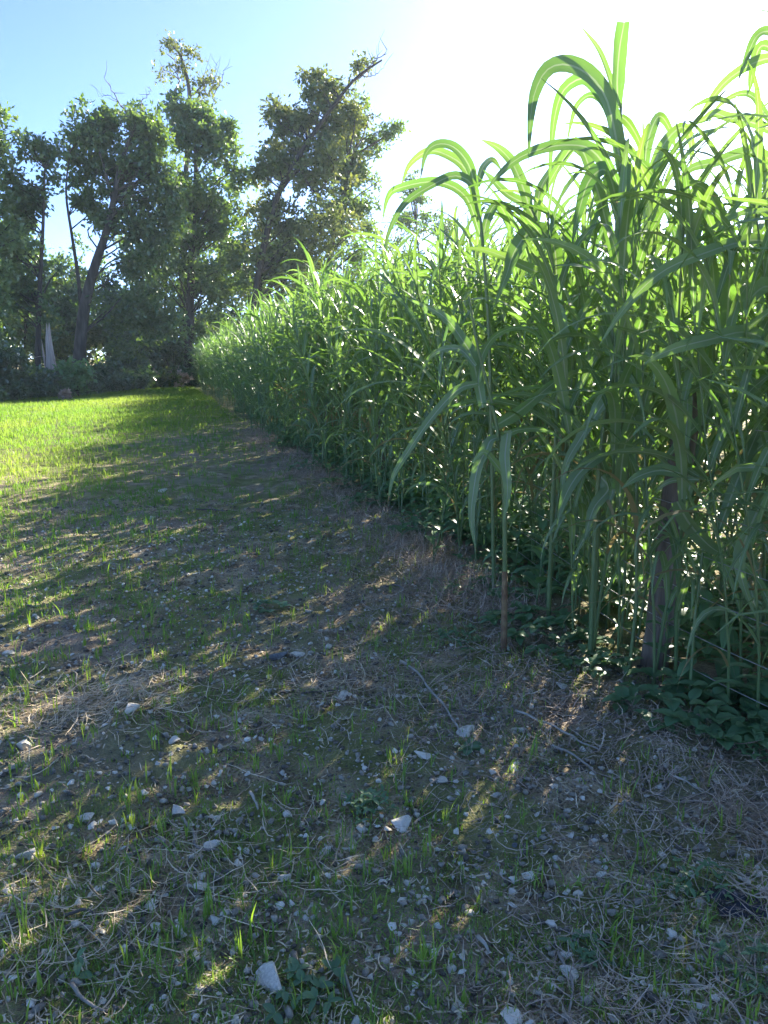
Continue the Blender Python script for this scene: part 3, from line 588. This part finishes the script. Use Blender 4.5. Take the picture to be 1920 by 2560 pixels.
# ------------------------------------------------------------------ weeds
def ovate(p0, az, el, L, W, droop, k=7, tint=.5):
    u = np.linspace(0, 1, k); th = el-droop*u**1.3; ds = L/(k-1)
    T = np.stack([np.cos(th)*math.cos(az), np.cos(th)*math.sin(az), np.sin(th)], 1); P = np.array(p0)+np.vstack([np.zeros(3), np.cumsum(T[:-1]*ds, 0)])
    S = np.tile([-math.sin(az), math.cos(az), 0], (k, 1)); Nn = np.cross(T, S)
    Wd = W*np.sin(np.pi*np.clip(u, .03, .99)**.75)**.8
    return blade3(P, S, Nn, Wd, .25, .06, tint)
def weed(label, p, h, nl, L, W, seed, low=False, name='broadleaf_weed', group=None, spread=.12, cat='weed'):
    random.seed(seed); p = np.array(p); p[2] = float(gz(p[0], p[1])); root = empty(name, p, label, cat, group); st, lv = [], []
    if low:
        for i in range(nl):
            a = random.random()*6.28; rr = spread*math.sqrt(random.random()); q = np.array([rr*math.cos(a), rr*math.sin(a), 0]); q[2] = float(gz(p[0]+q[0], p[1]+q[1]))-p[2]
            z = h*random.uniform(.35, 1)*(1-.5*rr/spread); tp_ = q+np.array([random.gauss(0, .02), random.gauss(0, .02), z]); st.append(tube(spline([np.zeros(3)+[0, 0, .004], q*.6+[0, 0, .012], q+[0, 0, .012], tp_], 7), np.linspace(.0026, .001, 7), 4))
            for m_ in range(3): lv.append(ovate(tp_, a+(m_-1)*1.5+random.gauss(0, .3), R(random.uniform(-5, 35)), L*random.uniform(.65, 1.2), W*random.uniform(.7, 1.15), R(40), tint=random.random()))
    else:
        top = np.array([random.gauss(0, .06)*h, random.gauss(0, .06)*h, h]); line = spline([np.zeros(3)-[0, 0, .01], top*.5+[.02*h, -.02*h, 0], top], 8); st.append(tube(line, np.linspace(.007, .002, 8)*(.5+h), 6))
        for i in range(nl):
            u = .25+.75*i/max(nl-1, 1); q = np.array([np.interp(u, np.linspace(0, 1, 8), line[:, c]) for c in range(3)]); sc = 1.1-.55*u
            lv.append(ovate(q, i*2.4+random.gauss(0, .3), R(random.uniform(10, 45)), L*sc*random.uniform(.8, 1.2), W*sc, R(random.uniform(40, 85)), tint=random.random()))
    link('stem', mesh('stem', st, M['stalk']), root); link('foliage', mesh('foliage', lv, M['weed']), root); return root
def G(x, y): return ground(x, y)
weed('tall weed with big ovate leaves behind the reddish foot of the foreground stalk', G(1335, 1540), .55, 12, .24, .10, 1)
weed('leafy weed with long drooping leaves at the crop edge left of the foreground stalk', G(1085, 1400), .85, 16, .22, .075, 2)
weed('weed with two broad paddle leaves just left of the fence post foot', G(1560, 1700), .12, 5, .13, .07, 3)
weed('weed with pale broad leaves close against the front of the fence post', G(1655, 1700), .42, 9, .15, .08, 4)
weed('dense low clump of dark green vine leaves below the fence post', G(1740, 1790), .15, 60, .085, .065, 5, True, 'ground_vine', spread=.34)
weed('low clump of dark vine leaves at the foot of the foreground sorghum stalk', G(1340, 1580), .16, 46, .08, .06, 6, True, 'ground_vine', spread=.30)
weed('low vine clump reaching out at the right frame edge under the crop', G(1900, 1800), .13, 40, .08, .06, 7, True, 'ground_vine', spread=.28)
weed('small vine patch between the foreground stalk and the fence post', G(1470, 1650), .10, 30, .06, .05, 8, True, 'ground_vine', spread=.25)
weed('small bright weed sprouting at the crop edge where the dry thatch begins', G(1150, 1480), .11, 26, .055, .03, 9, True, spread=.2)
weed('small pinnate-looking weed on bare soil just left of the foreground stalk', G(1150, 1600), .08, 18, .05, .02, 10, True, spread=.13)
weed('low bushy green weed in the middle of the stony foreground', G(932, 2030), .08, 24, .032, .014, 11, True, spread=.085)
weed('sunlit lime-green weed with rounded leaves on the shaded soil', G(672, 1530), .07, 9, .055, .04, 12, True, spread=.09)
weed('pale two-leaved seedling near the lower left corner', G(197, 2448), .06, 4, .05, .03, 13)
weed('small round-leaved weed near the sticks in the right foreground', G(1162, 1885), .04, 4, .045, .04, 14, True, spread=.03)
weed('leafy weed among bleached thatch in the lower right', G(1750, 2240), .10, 16, .032, .012, 15, True, spread=.09)
weed('low weed in the lower right corner', G(1890, 2440), .07, 16, .03, .013, 16, True, spread=.09)
weed('flat rosette weed low in the centre right foreground', G(1490, 2390), .04, 14, .03, .014, 17, True, spread=.07)
weed('small pale-green weed in the bottom left foreground near the frame edge', G(790, 2500), .05, 12, .04, .02, 18, True, spread=.09)
weed('white-tipped bright weed lit by the sun beside the right-hand vines', G(1870, 1880), .13, 14, .05, .02, 19, True, spread=.08)
for q in range(26):                           # broadleaf weeds along the crop foot, farther off
    ss = rng.uniform(1.5, 16); xy = fence_xy(ss, rng.uniform(-.5, .12)); weed('leafy green weed growing along the shaded foot of the crop', (xy[0], xy[1], 0), rng.uniform(.25, .8), 12, rng.uniform(.12, .2), .06, 50+q, group='weeds along the crop foot')
for q in range(16):
    ss = rng.uniform(1, 12); xy = fence_xy(ss, rng.uniform(-.35, .3)); weed('low patch of vine leaves under the crop edge', (xy[0], xy[1], 0), .16, 34, .08, .055, 90+q, True, 'ground_vine', 'vine patches under the crop edge', .3)

ul = []
random.seed(77)
for q in range(2600):
    ss, tt = rng.uniform(-4, 20), rng.uniform(.05, 4.5)*rng.uniform(.1, 1); x, y = fence_xy(ss, tt); zb = float(gz(x, y)); h = random.uniform(.1, .7)*random.random()**.5
    for m_ in range(6): ul.append(ovate((x+random.gauss(0, .05), y+random.gauss(0, .05), zb+h*random.uniform(.15, 1)), random.random()*6.28, R(random.uniform(-10, 50)), random.uniform(.08, .22), random.uniform(.04, .08), R(60), 5, random.random()))
tag(link('crop_undergrowth', mesh('crop_undergrowth', ul, M['weed'])), 'mixed leafy undergrowth filling the floor of the crop', 'undergrowth', None, 'stuff')
# ------------------------------------------------------------------ stones
def rock(seed, flat, sub=3):
    import bmesh
    r = np.random.default_rng(seed); bm = bmesh.new(); bmesh.ops.create_icosphere(bm, subdivisions=sub, radius=1)
    V = np.array([v.co[:] for v in bm.verts]); Fq = np.array([[v.index for v in f.verts] for f in bm.faces]); bm.free()
    for _ in range(9):
        nn = nrm(r.standard_normal(3)); d = r.uniform(.28, .62); q = V@nn; V = V-np.outer(np.maximum(q-d, 0), nn)*.94
    V = V+.035*np.sin(V[:, [1, 2, 0]]*5+r.random(3)*6); V[:, 2] *= flat; V[:, 1] *= r.uniform(.7, .95)
    return V/np.abs(V[:, 0]).max()*.5, Fq
rocks = [rock(20+i, f) for i, f in enumerate((.55, .45, .6, .4, .7, .5, .35, .6, .5, .45))]
rock_me = {m_: [mesh('stone', [(V, Fq, None, None)], M[m_], False) for V, Fq in rocks] for m_ in ('stone', 'darkstone', 'brownstone')}
HERO_STONES = [
 (678, 2464, 76, 0, 'largest pale angular stone in the bottom foreground, flat slanted top'), (506, 2222, 38, 1, 'grey wedge-topped stone above a green tuft in the lower left'),
 (383, 2262, 36, 2, 'upright pale stone beside a smaller one, left foreground'), (411, 2240, 22, 3, 'small white stone touching the upright pale stone'),
 (482, 2400, 34, 4, 'grey pointed stone just above the sunlit leaf litter patch'), (181, 2316, 30, 5, 'pale blocky stone beside the dark twig near the left edge'),
 (208, 2051, 46, 6, 'broad flat tan stone at the left, half buried in a sunlit strip'), (446, 2030, 28, 7, 'grey rounded stone above the bent pale root'),
 (449, 2304, 30, 8, 'pale round stone in the trio under the upright stone'), (389, 2325, 24, 9, 'small angular stone lowest in the trio at left'), (447, 2330, 26, 1, 'grey stone directly below the pale round stone of the trio'),
 (530, 2120, 36, 0, 'triangular tan stone at the end of the bent root'), (708, 2195, 33, 2, 'pale smooth oval stone left of centre in the foreground'), (723, 2039, 26, 5, 'small cube-like pale stone above the oval stone'),
 (814, 2132, 24, 7, 'small round white stone between grass tufts in mid foreground'), (901, 2072, 26, 9, 'white stone left of the low bushy weed'), (1005, 2062, 48, 4, 'large greenish grey stone beside the low bushy weed'),
 (958, 2403, 27, 8, 'upper left stone of the cluster at bottom centre'), (978, 2420, 27, 3, 'pale stone in the middle of the bottom centre cluster'), (991, 2378, 22, 1, 'topmost small stone of the bottom centre cluster'), (982, 2446, 46, 6, 'flat brownish slab at the foot of the bottom centre cluster'),
 (69, 2141, 42, 0, 'flat mossy grey stone at the left edge, lower foreground'), (536, 1957, 18, 2, 'little white stone at the upper end of the crooked twig'), (540, 2304, 20, 7, 'small pale stone on dark moss left of centre bottom'), (953, 2210, 25, 5, 'tan stone pair member right of the mossy hollow'),
 (747, 1640, 31, 9, 'grey flat stone right of the dark flat stone'), (328, 1778, 50, 6, 'long flat pale stone in the sunlit strip at left'),
 (437, 1850, 35, 8, 'white pyramid-shaped stone left of centre'), (859, 1742, 38, 4, 'knobbly pale stone right of a thin dark stick'), (27, 1636, 34, 1, 'grey stone at the left frame edge, middle distance'), (931, 1652, 25, 3, 'pale stone on bare soil in the centre, middle distance'),
 (407, 1230, 22, 0, 'small grey stone far up the shaded field'), (380, 1296, 20, 2, 'white stone far up the shaded field left of centre'), (817, 1618, 22, 5, 'small light stone above the centre pale stone'), (60, 1866, 32, 7, 'flat grey stone at the left edge under the straw heap'),
 (1166, 1828, 56, 6, 'long pale flat stone at the elbow of the crooked stem'), (1304, 1828, 32, 9, 'white shard stone leaning near the long straight straw'), (1058, 1891, 40, 4, 'lumpy pale stone in the centre foreground below the crooked stem'),
 (1233, 1933, 26, 8, 'white angular stone with a flat face, right of centre'), (1205, 1883, 18, 1, 'small round stone next to the round-leaved weed'), (1072, 2368, 30, 3, 'white rounded stone above a small weed at bottom centre'), (1277, 2545, 62, 5, 'big rounded pale stone cut by the bottom frame edge'),
 (1499, 2191, 19, 7, 'small cream stone in the right foreground thatch'), (1737, 2072, 17, 2, 'round whitish pebble-like stone lit by the sun at right'), (1696, 2052, 17, 0, 'grey little stone left of the sunlit round stone'), (1316, 2194, 36, 6, 'pale flaky stone amid grass right of centre'),
 (1111, 1952, 25, 9, 'tan stone under the lumpy pale stone'), (1432, 2443, 56, 6, 'flat mottled stone slab low in the right foreground'), (1404, 1716, 28, 4, 'grey stone near the crop edge below the vines'), (1112, 1720, 23, 8, 'pale stone beside the upper end of the crooked stem'),
 (1321, 1729, 17, 1, 'small stone on bare soil left of the grey crop-edge stone'), (1044, 1504, 17, 3, 'white chip of stone up the crop edge'), (1269, 1624, 26, 5, 'pale stone at the foot of the weeds by the foreground stalk')]
def place_stone(me, x, y, wpx, label, group=None, ex=None):
    p = ground(x, y); wm = wpx*math.hypot(p[1], EYE)/F*1.05; o = link('stone', me)
    o.location = p+np.array([0, 0, .08*wm]); o.scale = (wm*1.1, wm*1.1, wm*1.15); o.rotation_euler = (rng.normal(0, .18), rng.normal(0, .18), rng.uniform(0, 6.28)); return tag(o, label, 'stone', group)
for (x, y, wpx, v, lab) in HERO_STONES: place_stone(rock_me['brownstone' if 'brown' in lab else 'stone'][v], x, y, wpx, lab)
place_stone(rock_me['darkstone'][0], 699, 1645, 44, 'dark grey flat-topped stone in the middle distance left of centre')
place_stone(rock_me['brownstone'][4], 916, 2135, 25, 'rusty brown cube-like stone left of the large greenish stone')
cnt = 0
while cnt < 190:
    x, y = rng.uniform(0, 1920), 1250+1310*rng.random()**.8
    p = ground(x, y)
    if fence_t(p[0], p[1]) > -.25: continue
    wpx = (8+12*rng.random()**2.2)*(.55+.6*(y-1250)/1310)
    place_stone(rock_me['darkstone' if cnt % 6 == 0 else 'stone'][int(rng.integers(0, 10))], x, y, wpx, 'small loose grey stone, one of many littering the shaded soil', 'small stones on the soil'); cnt += 1
def lumps(n, tpls, size, area, dens=None, sub=None):
    parts = []; x = rng.uniform(area[0], area[1], n); y = area[2]+(area[3]-area[2])*rng.random(n)**1.6; keep = (fence_t(x, y) < -.0) & (np.abs(x) < .62*y+.4)
    x, y = x[keep], y[keep]; n = len(x); v = rng.integers(0, len(tpls), n); sz = size(rng.random(n)); a = rng.uniform(0, 6.28, n); z = gz(x, y)
    for q, (V, Fq) in enumerate(tpls):
        ii = np.where(v == q)[0]; c, s_ = np.cos(a[ii])[:, None], np.sin(a[ii])[:, None]; k_ = sz[ii][:, None]
        W3 = np.stack([(c*V[:, 0]-s_*V[:, 1])*k_+x[ii][:, None], (s_*V[:, 0]+c*V[:, 1])*k_+y[ii][:, None], V[:, 2]*k_+z[ii][:, None]+.15*k_], -1)
        parts.append((W3.reshape(-1, 3), (Fq[None]+np.arange(len(ii))[:, None, None]*len(V)).reshape(-1, 3), None, np.repeat(rng.random(len(ii)), len(V))))
    return parts
small = [rock(70+i, f, 1) for i, f in enumerate((.6, .5, .7, .45, .55))]
tag(link('pebbles', mesh('pebbles', lumps(12000, small[:], lambda u: .006+.028*u**3, (-4, 3, 1.2, 7.5)), M['stone'], False)), 'countless tiny pale pebbles sprinkled over the soil', 'pebbles', None, 'stuff')
tag(link('soil_clods', mesh('soil_clods', lumps(75000, [rock(90+i, .6, 0) for i in range(6)], lambda u: .006+.030*u**4, (-5, 3, 1.25, 8.5)), M['clod'])), 'crumbs and clods of dark soil', 'soil', None, 'stuff')

# ------------------------------------------------------------------ sticks, straw and thatch
def stick(label, pts, r, name='dry_stem', mat='stick'):
    P = np.array([ground(x, y) for x, y in pts]); Q = spline(P, 16); Q[:, 2] = gz(Q[:, 0], Q[:, 1])+r+.006+.01*np.sin(np.linspace(0, 3, 16)); b = Q[0].copy()
    return tag(link(name, mesh(name, [tube(Q-b, r*(1-.45*np.linspace(0, 1, 16)), 6)], M[mat]), None, b), label, 'stick')
stick('crooked bleached stem running down to the long pale flat stone', [(1001, 1658), (1045, 1690), (1078, 1738), (1120, 1790), (1142, 1822), (1150, 1838)], .0075)
stick('long straight straw stem slanting down right across the foreground', [(1288, 1782), (1360, 1815), (1430, 1850), (1495, 1880)], .006)
stick('shorter weathered stem parallel to and below the long straight straw', [(1380, 1868), (1435, 1900), (1490, 1942)], .006)
stick('bent pale root with a sharp elbow in the left foreground', [(456, 2050), (486, 2098), (488, 2126), (515, 2137), (550, 2134)], .006)
stick('short thick pale twig standing out above the centre foreground', [(626, 1988), (636, 2012), (645, 2032)], .007)
stick('pale forked-looking stem at bottom centre running to the frame edge', [(855, 2424), (868, 2470), (889, 2526)], .005)
stick('thin dark stick lying level beside the knobbly stone', [(752, 1740), (800, 1740), (845, 1733)], .005, mat='twig')
stick('short grey stick lying across the shaded soil in the middle distance', [(490, 1276), (530, 1278), (562, 1281)], .010, mat='twig')
stick('dark short twig lying by the blocky stone at left', [(160, 2298), (200, 2292), (245, 2296)], .006, mat='twig')
stick('thin stem lying diagonally among the thatch near the lower right', [(1675, 1945), (1720, 1968), (1760, 1990)], .004)
stick('pale curved stem at the left among the straw strip', [(180, 2470), (215, 2520), (265, 2540)], .006)
stick('short cream stick poking down near the bottom centre white stone', [(1195, 2352), (1210, 2375), (1222, 2392)], .007)
stick('long thin stem reaching toward the bottom edge right of centre', [(1395, 2385), (1430, 2470), (1420, 2555)], .0045)
stick('loose brown stem near the vines at the crop edge', [(1105, 1770), (1180, 1790), (1240, 1800)], .003, mat='twig')
stick('woody stalk lying on soil at the right of centre distance', [(955, 1472), (985, 1470), (1010, 1478)], .008, mat='twig')
def litter(n, sample, Lr, Wr, lift, curl=.6, tint=(0, 1), k=5, dirbias=None):
    x, y = sample(n); n = len(x); a = rng.uniform(0, 6.28, n) if dirbias is None else rng.normal(dirbias, .7, n)
    L = rng.uniform(*Lr, n); u = np.linspace(-.5, .5, k); da = rng.normal(0, curl, n); aa = a[:, None]+da[:, None]*u+np.cumsum(rng.normal(0, .28, (n, k)), 1)*curl
    st = L[:, None]/(k-1); dx = np.cumsum(np.cos(aa)*st, 1)-L[:, None]*.5*np.cos(a)[:, None]; dy = np.cumsum(np.sin(aa)*st, 1)-L[:, None]*.5*np.sin(a)[:, None]
    X_, Y_ = x[:, None]+dx, y[:, None]+dy
    tilt = rng.normal(0, 1, (n, 1))*lift*1.2*u; z = gz(X_, Y_)+.004+np.abs(rng.normal(0, lift, n))[:, None]+tilt+np.abs(rng.normal(0, lift, n))[:, None]*(u*2)**2
    z = np.maximum(z, gz(X_, Y_)+.002)
    S = np.stack([-np.sin(aa), np.cos(aa), rng.normal(0, .5, (n, 1))+0*aa], -1); S = nrm(S)
    W_ = rng.uniform(*Wr, n)[:, None]*np.array([.6]+[1]*(k-2)+[.4])*rng.uniform(.6, 1.2, (n, k))
    return ribbons(np.stack([X_, Y_, z], -1), S, W_, rng.uniform(tint[0], tint[1], n))
def samp_field(n):
    y = 1.3+8*rng.random(n)**1.5; x = rng.uniform(-1, 1, n)*(.75*y+.4); k_ = (fence_t(x, y) < -.05) & (rng.random(n) < .35+1.3*np.maximum(0, vnoise(x*1.4+2, y*1.4)+.22)); return x[k_], y[k_]
def samp_strip(lo, hi, s0, s1):
    def f(n):
        s = s0+(s1-s0)*rng.random(n)**1.4; c = (lo+hi)/2; t_ = rng.normal(c, (hi-lo)/4, n); t_ = t_-.25*vnoise(s*1.3, s*0+1); xy = POST[:2]+fd*s[:, None]+fn*t_[:, None]
        k_ = rng.random(n) < .25+1.6*np.maximum(0, vnoise(xy[:, 0]*1.9, xy[:, 1]*1.9+7)+.3); return xy[k_, 0], xy[k_, 1]
    return f
def samp_blob(cx, cy, rx, ry):
    def f(n): p = ground(cx, cy); return rng.normal(p[0], rx, n), rng.normal(p[1], ry, n)
    return f
tag(link('straw_litter', mesh('straw_litter', [litter(19000, samp_field, (.008, .03), (.002, .0065), .004, .5, (-.1, 1.1)), litter(13000, samp_field, (.015, .07), (.002, .005), .006, .9), litter(700, samp_field, (.06, .18), (.002, .0045), .010, 1.3),
    litter(700, samp_blob(250, 1760, .30, .18), (.06, .22), (.002, .0045), .02, dirbias=.9), litter(260, samp_blob(560, 2180, .3, .16), (.05, .2), (.002, .004), .015),
    litter(250, samp_blob(120, 2350, .2, .15), (.05, .2), (.002, .004), .015), litter(400, samp_blob(950, 1730, .35, .25), (.05, .2), (.002, .004), .015)], M['straw'])), 'scattered bits of bleached straw and dead stems on the soil', 'straw', None, 'stuff')
tag(link('dead_thatch', mesh('dead_thatch', [litter(15000, samp_strip(-1.0, -.05, -3.2, 14), (.05, .22), (.002, .0045), .02, 1.0), litter(8500, samp_strip(-.75, -.05, .8, 13), (.05, .25), (.0022, .005), .04, 1.0), litter(7000, samp_strip(-1.9, -.6, -3.2, 3), (.05, .2), (.0014, .003), .016, 1.1)], M['thatch'])), 'tangled purple-brown dead grass along the crop edge', 'dead grass', None, 'stuff')

# black plastic scrap
pp = ground(1853, 2262); r = np.random.default_rng(3); gx_, gy_ = np.meshgrid(np.linspace(-1, 1, 18), np.linspace(-1, 1, 14))
zz = .022+.03*vnoise(gx_*2+5, gy_*2+3)+.02*vnoise(gx_*5, gy_*5+9); out_ = 1+.25*vnoise(np.arctan2(gy_, gx_)*2, gx_*0+4)
V = np.stack([gx_*.085*out_, gy_*.06*out_, np.maximum(zz*(1.15-.8*np.maximum(abs(gx_), abs(gy_))), .004)], -1).reshape(-1, 3)
po = tag(link('plastic_scrap', mesh('plastic_scrap', [(V, grids(1, 14, 18), None, None)], M['plastic'], False), None, pp), 'crumpled scrap of black plastic on the thatch at lower right', 'plastic scrap')
mo = po.modifiers.new('thickness', 'SOLIDIFY'); mo.thickness = .002

# ------------------------------------------------------------------ grass
def blades(x, y, h, wd, nb, k=4, lean=.5, jit=.012):
    n = len(x)*nb; X_, Y_ = np.repeat(x, nb)+rng.normal(0, jit, n), np.repeat(y, nb)+rng.normal(0, jit, n); H_ = np.repeat(h, nb)*rng.uniform(.55, 1.1, n); a = rng.uniform(0, 6.28, n); le = np.abs(rng.normal(0, lean, n))
    u = np.linspace(0, 1, k); r_ = H_[:, None]*le[:, None]*u**1.8; P = np.stack([X_[:, None]+np.cos(a)[:, None]*r_, Y_[:, None]+np.sin(a)[:, None]*r_, gz(X_, Y_)[:, None]-.004+H_[:, None]*(u-.25*np.minimum(le, 1)[:, None]*u**2)], -1)
    b = a+math.pi/2+rng.normal(0, .5, n); S = np.stack([np.cos(b), np.sin(b), 0*b], -1)[:, None]
    W_ = (np.repeat(wd, nb) if hasattr(wd, '__len__') else np.full(n, wd))[:, None]*rng.uniform(.7, 1.2, n)[:, None]*(np.array([.75, 1, .8, .08]) if k == 4 else np.array([.9, .9, .1]))
    return ribbons(P, S, W_, rng.random(n)*.6+.2+.9*vnoise(X_*.7+3, Y_*.35+1)+.4*vnoise(X_*2.1, Y_*1.1))
# far young grass
n = 230000; yy = 5+36*rng.random(n)**.85; xx = rng.uniform(-1.8, .35, n)*(.56*yy+.6)
kp = (rng.random(n) < grass_cover(xx, yy)*(.72+.9*vnoise(xx*.9+7, yy*.5))+.03) & (fence_t(xx, yy) < -.25) & (edge_dist(xx, yy) < .4); xx, yy = xx[kp], yy[kp]; dd = np.hypot(xx, yy)
tag(link('field_grass', mesh('field_grass', [blades(xx, yy, .045+.10*rng.random(len(xx))**1.5, .0045+.00030*dd, 3, 3, .5, .025)], M['turf'])), 'thin bright young grass covering the sunlit left of the field', 'grass', None, 'stuff')
# seedlings
SEEDL = [(322, 2420, 130, 3), (632, 2350, 110, 3), (455, 2330, 90, 4), (520, 2290, 95, 4), (405, 2100, 90, 4), (352, 2010, 60, 3), (815, 2085, 85, 3), (1200, 2470, 90, 3), (60, 2330, 110, 4), (1080, 2440, 110, 3), (140, 1780, 60, 3), (220, 1700, 70, 3), (160, 1420, 45, 2), (535, 1395, 45, 2), (450, 1380, 40, 3), (680, 1395, 55, 4), (735, 1390, 45, 3), (530, 1490, 55, 3), (600, 1520, 55, 4), (560, 1570, 40, 3), (380, 1560, 70, 4), (610, 1570, 45, 3), (45, 1540, 80, 6), (40, 1660, 60, 5), (240, 1500, 40, 3), (410, 1480, 80, 3), (1600, 2130, 60, 3), (1770, 2330, 90, 5), (1560, 2360, 100, 3), (590, 1830, 90, 4), (480, 1820, 80, 4), (730, 1870, 80, 3), (740, 1800, 60, 4), (910, 1800, 90, 4), (270, 1440, 60, 4), (560, 1660, 60, 3)]
seed_n = 0
def seedling(x, y, h, nb, label, group):
    global seed_n
    p = ground(x, y) if y > 0 else None
    V, Fq, uv, ti = blades(np.array([p[0]]), np.array([p[1]]), np.array([h]), .0062, nb, 4, .28, .008)
    o = link('grass_seedling', mesh('grass_seedling', [(V-p, Fq, uv, ti)], M['grass']), None, p); tag(o, label, 'grass tuft', group); seed_n += 1
for (x, y, hp, nb) in SEEDL:
    p = ground(x, y); D = math.hypot(p[1], EYE); seedling(x, y, hp*D/F*1.08, nb, 'bright upright grass seedling, one of the taller ones on the shaded soil', 'taller grass seedlings')
while seed_n < 296:
    x, y = rng.uniform(-10, 1930), 1300+1270*rng.random()**1.3; p = ground(x, y)
    if fence_t(p[0], p[1]) > -.35 or rng.random() < .55*(x > 1100): continue
    seedling(x, y, rng.uniform(.045, .12), int(rng.integers(2, 6)), 'short thin grass seedling sprouting from the stony soil', 'short grass seedlings')
n = 8000; yy = 1.4+14*rng.random(n)**1.1; xx = rng.uniform(-1.3, .8, n)*(.56*yy+.3); kp = (fence_t(xx, yy) < -.4) & (rng.random(n) < .22+.3*sst(3, 8, yy)+.6*sst(1.5, 4.5, -fence_t(xx, yy))); xx, yy = xx[kp], yy[kp]
n2 = 34000; y2 = 1.3+8*rng.random(n2)**1.5; x2 = rng.uniform(-1, 1, n2)*(.58*y2+.2); kp = (fence_t(x2, y2) < -.1) & (vnoise(x2*2.1, y2*2.1+40)+.5*vnoise(x2*7, y2*7) > -.02); x2, y2 = x2[kp], y2[kp]
tag(link('sprouting_grass', mesh('sprouting_grass', [blades(xx, yy, .03+.09*rng.random(len(xx)), .005+.0004*yy, 4, 4, .35, .014), blades(x2, y2, (.012+.04*rng.random(len(x2))**2), .0032+.0004*y2, 3, 3, .9, .02)], M['grass'])), 'sparse sprouts of fine green grass all over the soil', 'grass', None, 'stuff')

# ------------------------------------------------------------------ air
if HAZE:
  hm = bpy.data.materials.new('haze'); hm.use_nodes = True; hn = hm.node_tree.nodes; hn.clear(); ho = hn.new('ShaderNodeOutputMaterial'); hv = hn.new('ShaderNodeVolumePrincipled')
  hv.inputs['Color'].default_value = (.72, .86, 1, 1); hv.inputs['Density'].default_value = HAZE; hv.inputs['Anisotropy'].default_value = .35
  hm.node_tree.links.new(hv.outputs[0], ho.inputs['Volume'])
  q = np.array([[x, y, z] for x in (-320, 320) for y in (-80, 420) for z in (-3, 26.)]); fq = np.array([[0, 1, 3, 2], [4, 6, 7, 5], [0, 4, 5, 1], [2, 3, 7, 6], [0, 2, 6, 4], [1, 5, 7, 3]])
  tag(link('haze', mesh('haze', [(q, fq, None, None)], hm, False)), 'thin bright summer haze hanging in the air', 'haze', None, 'stuff')
